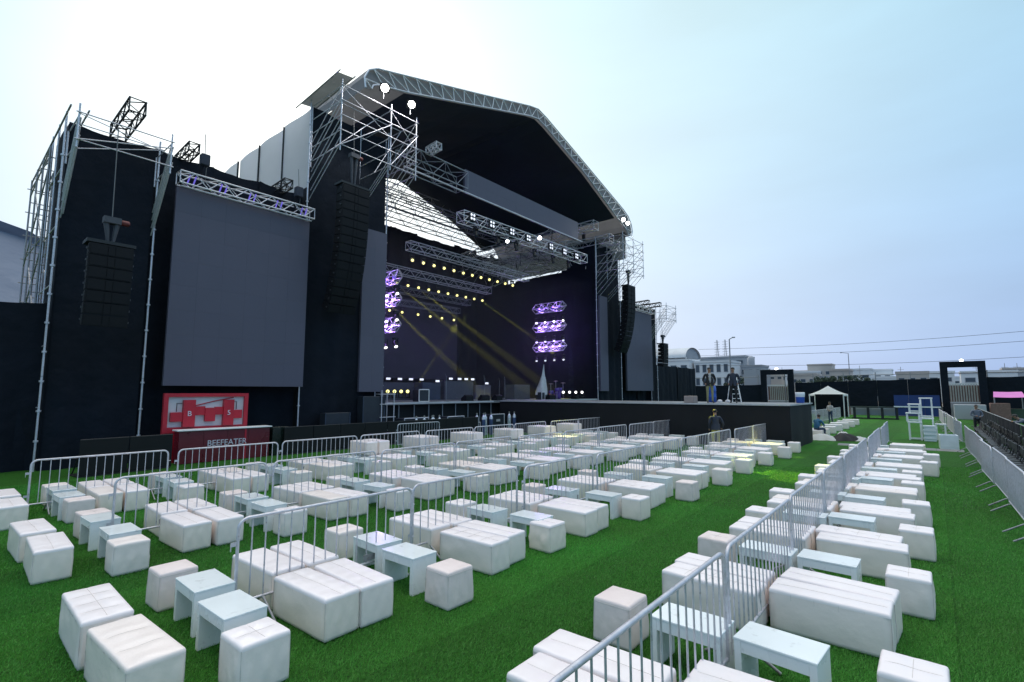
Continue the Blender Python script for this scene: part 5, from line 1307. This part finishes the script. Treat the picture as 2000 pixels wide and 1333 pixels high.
# ------------------------------------------------------------------ town behind the field
def building(name, label, x, y, w_, d_, h_, m, nwx, nwz, z0=1.2, wh=1.2, parapet=.5, glass='window_glass', ww=.6):
    """front faces -X; window openings framed and recessed"""
    t = thing(name, label, 'building', (x, y, 0), 0, 'town buildings behind the far fence')
    mm = MB(); mm.box(0, -w_ / 2, 0, d_, w_ / 2, h_); part('wall', mm, m, t)
    mm = MB(); mm.box(-.15, -w_ / 2 - .15, h_ + .002, d_ + .15, w_ / 2 + .15, h_ + parapet); part('parapet', mm, m, t)
    if nwx:
        st = w_ / nwx; sz = h_ / max(1, nwz)
        for i in range(nwx):
            for k in range(nwz):
                yc = -w_ / 2 + st * (i + .5); zc = sz * (k + .55)
                f = MB(); a = st * ww / 2; f.box(-.09, yc - a, zc - wh / 2, -.004, yc + a, zc - wh / 2 + .1); f.box(-.09, yc - a, zc + wh / 2 - .1, -.004, yc + a, zc + wh / 2)
                f.box(-.09, yc - a, zc - wh / 2 + .101, -.004, yc - a + .1, zc + wh / 2 - .101); f.box(-.09, yc + a - .1, zc - wh / 2 + .101, -.004, yc + a, zc + wh / 2 - .101)
                wdw = part('window', f, 'bld_grey', t)
                p = MB(); p.box(-.03, yc - a + .1, zc - wh / 2 + .1, -.005, yc + a - .1, zc + wh / 2 - .1); part('pane', p, glass, wdw)
    return t
# barrel vaulted hall
t = thing('vaulted_hall', 'hall with pale barrel vault roof right of the stage', 'building', (150, 57.0, 0), 0, 'town buildings behind the far fence')
m = MB(); m.box(0, 0, 0, 12, 34, 11.0); part('wall', m, 'bld_white', t)
for i in range(8):
    m = MB(); y0, y1 = .3 + i * 4.2, .3 + (i + 1) * 4.18
    m.sheet(lambda u, v: (6 - 6.6 * math.cos(math.pi * u), y0 + (y1 - y0) * v, 13.0 + 3.4 * math.sin(math.pi * u)), 16, 1); part('roof_sheet', m, 'roof_metal', t)
m = MB(); pts = [(6 - 6.4 * math.cos(math.pi * u / 16), 13.0 + 3.2 * math.sin(math.pi * u / 16)) for u in range(17)]; m.prism(pts, .9, 1.1, 'xz'); part('gable', m, 'bld_grey', t)
for y in (.5, 10, 20, 30): 
    for x in (.2, 11.8): tubepart('column', t, (x, y, 11), (x, y, 13.1), .2, 'white_paint')
m = MB(); m.box(.5, .6, 11.2, .7, 33, 12.8); part('screen_wall', m, 'bld_grey', t)
building('town_building', 'white flat block with tall windows behind the two men', 140, 46.6, 9.5, 10, 10.6, 'bld_white', 5, 3, wh=2.2)
building('town_building', 'small white annexe left of the tall windowed block', 138, 56.5, 9.0, 8, 11.3, 'bld_white', 3, 3, wh=1.0)
building('town_building', 'grey block with rooftop cabin behind the windowed block', 165, 51.5, 14, 10, 13.4, 'bld_grey', 4, 4)
building('town_building', 'grey house with water tank left of the middle portal', 150, 39.2, 5.5, 8, 9.6, 'bld_grey', 3, 3, wh=1.5)
t = thing('water_tank', 'round dark water tank on a rooftop', 'water tank', (151.5, 39.4, 10.1))
m = MB(); m.lathe([(.9, 0), (.95, .3), (.95, 1.9), (.6, 2.4), (.25, 2.6)], n=14); part('tank', m, 'bld_grey', t)
m = MB(); m.box(-1.2, -1.2, -.0, 1.2, 1.2, .0 - .001 + .05); part('base', m, 'concrete', t)
bl = [(170, 30, 7, 7.6, 'bld_tan'), (175, 24.5, 8, 6.9, 'bld_grey'), (150, 18.4, 4.2, 7.9, 'bld_tan'), (180, 10.5, 7, 6.6, 'bld_white'), (150, 4.0, 6, 6.9, 'bld_tan'), (165, .2, 8, 7.3, 'bld_white'), (150, -9.0, 9, 6.7, 'bld_white'), (170, -16, 12, 7.2, 'bld_grey'), (190, 34, 10, 9.0, 'bld_white'), (160, -26, 12, 7.0, 'bld_tan')]
nm = ['tan house just right of the middle portal', 'grey house behind the tent', 'tan house standing behind the trees', 'white low house between trees and right portal', 'tan long house left of the right portal', 'white house peeping beside the right portal', 'white row right of the right portal', 'grey block at the far right', 'white block behind the middle portal', 'tan block at the right picture edge']
for (x, y, w_, h_, mm_), lab in zip(bl, nm): building('town_house', lab, x, y, w_, 8, h_, mm_, 3, 2, wh=1.1)
for k in range(16):
    yy = -34 + 4.6 * k + random.uniform(-1, 1); xx = random.uniform(185, 240)
    building('far_house', f'{ORD[k]} small pale house from the right in the hazy far row', xx, yy * xx / 165, random.uniform(5, 10), 7, random.uniform(7.2, 10.0) * (1.0 if k < 11 else 1.25), random.choice(('bld_white', 'bld_grey', 'bld_tan', 'bld_white')), 3, 2, wh=1.2)
for k in range(9):
    yy = random.uniform(-22, 40); t = thing('roof_aerial', f'{ORD[k]} thin roof aerial from the right over the houses', 'aerial', (150, yy, 6.6), 0, 'roof aerials over the town')
    tubepart('mast', t, (0, 0, 0), (0, 0, random.uniform(1.4, 2.6)), .05, 'galv_dark', 4); tubepart('rod', t, (0, -.6, 1.2), (0, .6, 1.25), .04, 'galv_dark', 4)
t = thing('lattice_mast', 'thin lattice antenna masts over the white roofs', 'mast', (158, 49.5, 13.5))
for dy in (-1.2, 1.2):
    for q in ((-.3, -.3), (.3, -.3), (0, .3)): tubepart('leg', t, (q[0], dy + q[1], 0), (q[0] * .4, dy + q[1] * .4, 5.0), .06, 'galv_dark', 4)
    for k in range(6): tubepart('rung', t, (-.3, dy - .9, .6 + .75 * k), (.3, dy + .9, .6 + .75 * k), .05, 'galv_dark', 4)
# grey wall behind the left portal
t = thing('grey_hoarding', 'grey translucent hoarding left of the middle portal', 'hoarding', (72, 18.1, 0))
for i in range(2): m = MB(); m.box(0, -1.6 + i * 1.62, 3.2, .06, i * 1.62, 5.5); part('sheet', m, 'bld_grey', t)
for i in range(3): tubepart('post', t, (.1, -1.6 + i * 1.6, 0), (.1, -1.6 + i * 1.6, 5.6), .06, 'galv_dark')
# lamp posts and wires
def lamp_post(x, y, h_, label, arm):
    t = thing('lamp_post', label, 'lamp post', (x, y, 0), 0, 'street lamp posts behind the fence')
    m = MB(); m.tube([(0, 0, 0), (0, 0, h_)], .1, 8, rs=[.14, .08]); part('pole', m, 'galv_dark', t)
    m = MB(); m.tube([(0, 0, h_), (0, arm, h_ + .25)], .06, 6); part('arm', m, 'galv_dark', t)
    m = MB(); m.bbox(-.15, arm - .3 if arm < 0 else arm - .1, h_ + .15, .15, arm + .1 if arm < 0 else arm + .3, h_ + .32, .03); part('lantern', m, 'bld_grey', t)
lamp_post(75, 22.3, 10.1, 'dark tall lamp post rising behind the second man', -.5)
lamp_post(150, 16.2, 12.2, 'slim curved lamp post behind the trees', 1.4)
for k, (z0, z1) in enumerate(((15.2, 14.4), (13.4, 12.6), (10.4, 9.9))):
    m = MB(); pts = []
    for i in range(25):
        u = i / 24; pts.append((125 + 15 * u, -45 + 95 * u, z0 + (z1 - z0) * u - 1.5 * math.sin(math.pi * u)))
    m.tube(pts, .035, 4); tag(link('overhead_wire', m.mesh('overhead_wire', 'cable')), f'{("upper", "middle", "lower")[k]} thin overhead wire crossing the right sky', 'wire', 'overhead wires')
# trees
def tree(x, y, h_, w_, label, seed):
    rr = random.Random(seed); t = thing('tree', label, 'tree', (x, y, 0), 0, 'trees behind the far fence')
    m = MB(); m.tube([(0, 0, 0), (.1, .05, h_ * .35), (.0, .1, h_ * .6)], .2, 7, rs=[.28, .2, .12])
    for k in range(5):
        a = rr.uniform(0, 6.28); m.tube([(.05, .05, h_ * .4), (math.cos(a) * w_ * .3, math.sin(a) * w_ * .3, h_ * .72)], .07, 5, rs=[.1, .04])
    part('trunk', m, 'bark', t)
    cl = [(rr.gauss(0, w_ * .26), rr.gauss(0, w_ * .30), h_ * rr.uniform(.45, .92), rr.uniform(.45, .9)) for _ in range(16)]
    m = MB(); vs = []; fs = []
    for (cx, cy, cz, cr) in cl:
        for _ in range(150):
            d = Vector((rr.gauss(0, 1), rr.gauss(0, 1), rr.gauss(0, .8))).normalized() * cr * w_ * .22 * rr.uniform(.5, 1.05)
            p = Vector((cx, cy, cz)) + d; a = Vector((rr.gauss(0, 1), rr.gauss(0, 1), rr.gauss(0, 1))).normalized() * .16; b = a.cross(Vector((rr.gauss(0, 1), rr.gauss(0, 1), rr.gauss(0, 1)))).normalized() * .13
            o = len(vs); vs += [p - a, p + b, p + a, p - b]; fs.append((o, o + 1, o + 2, o + 3))
    m.add(vs, fs); part('crown', m, 'foliage', t, stuff=True)
tl = [(128, 21.0, 6.0, 5.0, 'leftmost dense tree right of the middle portal'), (126, 17.6, 5.9, 4.6, 'round tree under the slim lamp post'), (128, 14.0, 6.1, 5.0, 'dark tree right of the slim lamp post'), (130, 10.8, 5.2, 4.0, 'lower tree at the right end of the tree group'), (100, 25.8, 5.2, 4.5, 'tree seen through the middle portal'), (98, 29.0, 5.6, 4.2, 'tree left of the middle portal behind grey hoarding'), (120, -12.5, 4.9, 2.6, 'small tree right of the right portal')]
for k, a in enumerate(tl): tree(*a[:4], a[4], 300 + k)
# hill at the left
m = MB(); n1, n2 = 60, 14
prof = [(-700, 260), (-350, 258), (-100, 246), (50, 228), (80, 220), (110, 196), (150, 160), (210, 120), (300, 70), (420, 20), (600, 0)]
def hz_(x):
    for i in range(len(prof) - 1):
        if prof[i][0] <= x <= prof[i + 1][0]: f = (x - prof[i][0]) / (prof[i + 1][0] - prof[i][0]); return prof[i][1] * (1 - f) + prof[i + 1][1] * f
    return 0
def P(u, v):
    x = -700 + 1300 * u; z = hz_(x)
    return (x, 700 + 200 * v + 20 * math.sin(9 * u + 3 * v), (z + 5 * math.sin(40 * u)) * (v ** .8) - 2)
m.sheet(P, n1, n2); m.sheet(lambda u, v: (P(u, 1)[0], 900 + 150 * v, P(u, 1)[2] * (1 - v)), n1, 3)
struct('hill', m, 'hill')
# low hills far to the right
m = MB(); m.sheet(lambda u, v: (1200 + 120 * v, 100 + 500 * u, (16 + 18 * math.sin(3.1 * u) + 5 * math.sin(17 * u)) * math.sin(math.pi * min(1, v * 1.2))), 50, 8); struct('hill', m, 'hill')

# ------------------------------------------------------------------ stage smoke and yellow beams
sm = bpy.data.materials.new('stage_smoke'); sm.use_nodes = True
ts = sm.node_tree
for n_ in list(ts.nodes):
    if n_.type == 'BSDF_PRINCIPLED': ts.nodes.remove(n_)
pv = ts.nodes.new('ShaderNodeVolumePrincipled'); pv.inputs['Density'].default_value = .007; pv.inputs['Color'].default_value = (.9, .9, .9, 1); pv.inputs['Anisotropy'].default_value = .2
ts.links.new(pv.outputs[0], [n_ for n_ in ts.nodes if n_.type == 'OUTPUT_MATERIAL'][0].inputs['Volume'])
MATS['stage_smoke'] = sm
m = MB(); m.box(15.9, 22.05, 2.0, 36.9, 33.8, 12.0); o = link('stage_smoke', m.mesh('stage_smoke', 'stage_smoke')); o['kind'] = 'stuff'; o['label'] = 'thin smoke hanging inside the stage'; o['category'] = 'smoke'
BE = 70000
beam(22.0, 29.4, 10.2, (32.0, 24.0, 1.9), BE * .8, 4.6)
beam(24.0, 29.4, 10.2, (35.6, 24.4, 1.95), BE * .8, 4.6)
beam(31.0, 29.4, 10.2, (37.0, 27.0, 6.6), BE * .7, 4)
beam(18.5, 26.0, 8.2, (28.5, 26.9, 2.2), BE * .8, 4.6)
beam(20.0, 25.0, 2.6, (28.0, 31.0, 6.5), BE * .4, 3)
beam(24.4, 19.9, 12.2, (16.9, 3.35, 0.0), 34000, 6, (.85, 1.0, .08))
beam(26.8, 19.9, 12.2, (22.6, 6.1, .7), 26000, 5, (.95, .95, .08))
beam(28.4, 19.9, 12.2, (20.5, 13.8, .6), 9000, 8, (.95, .95, .10))
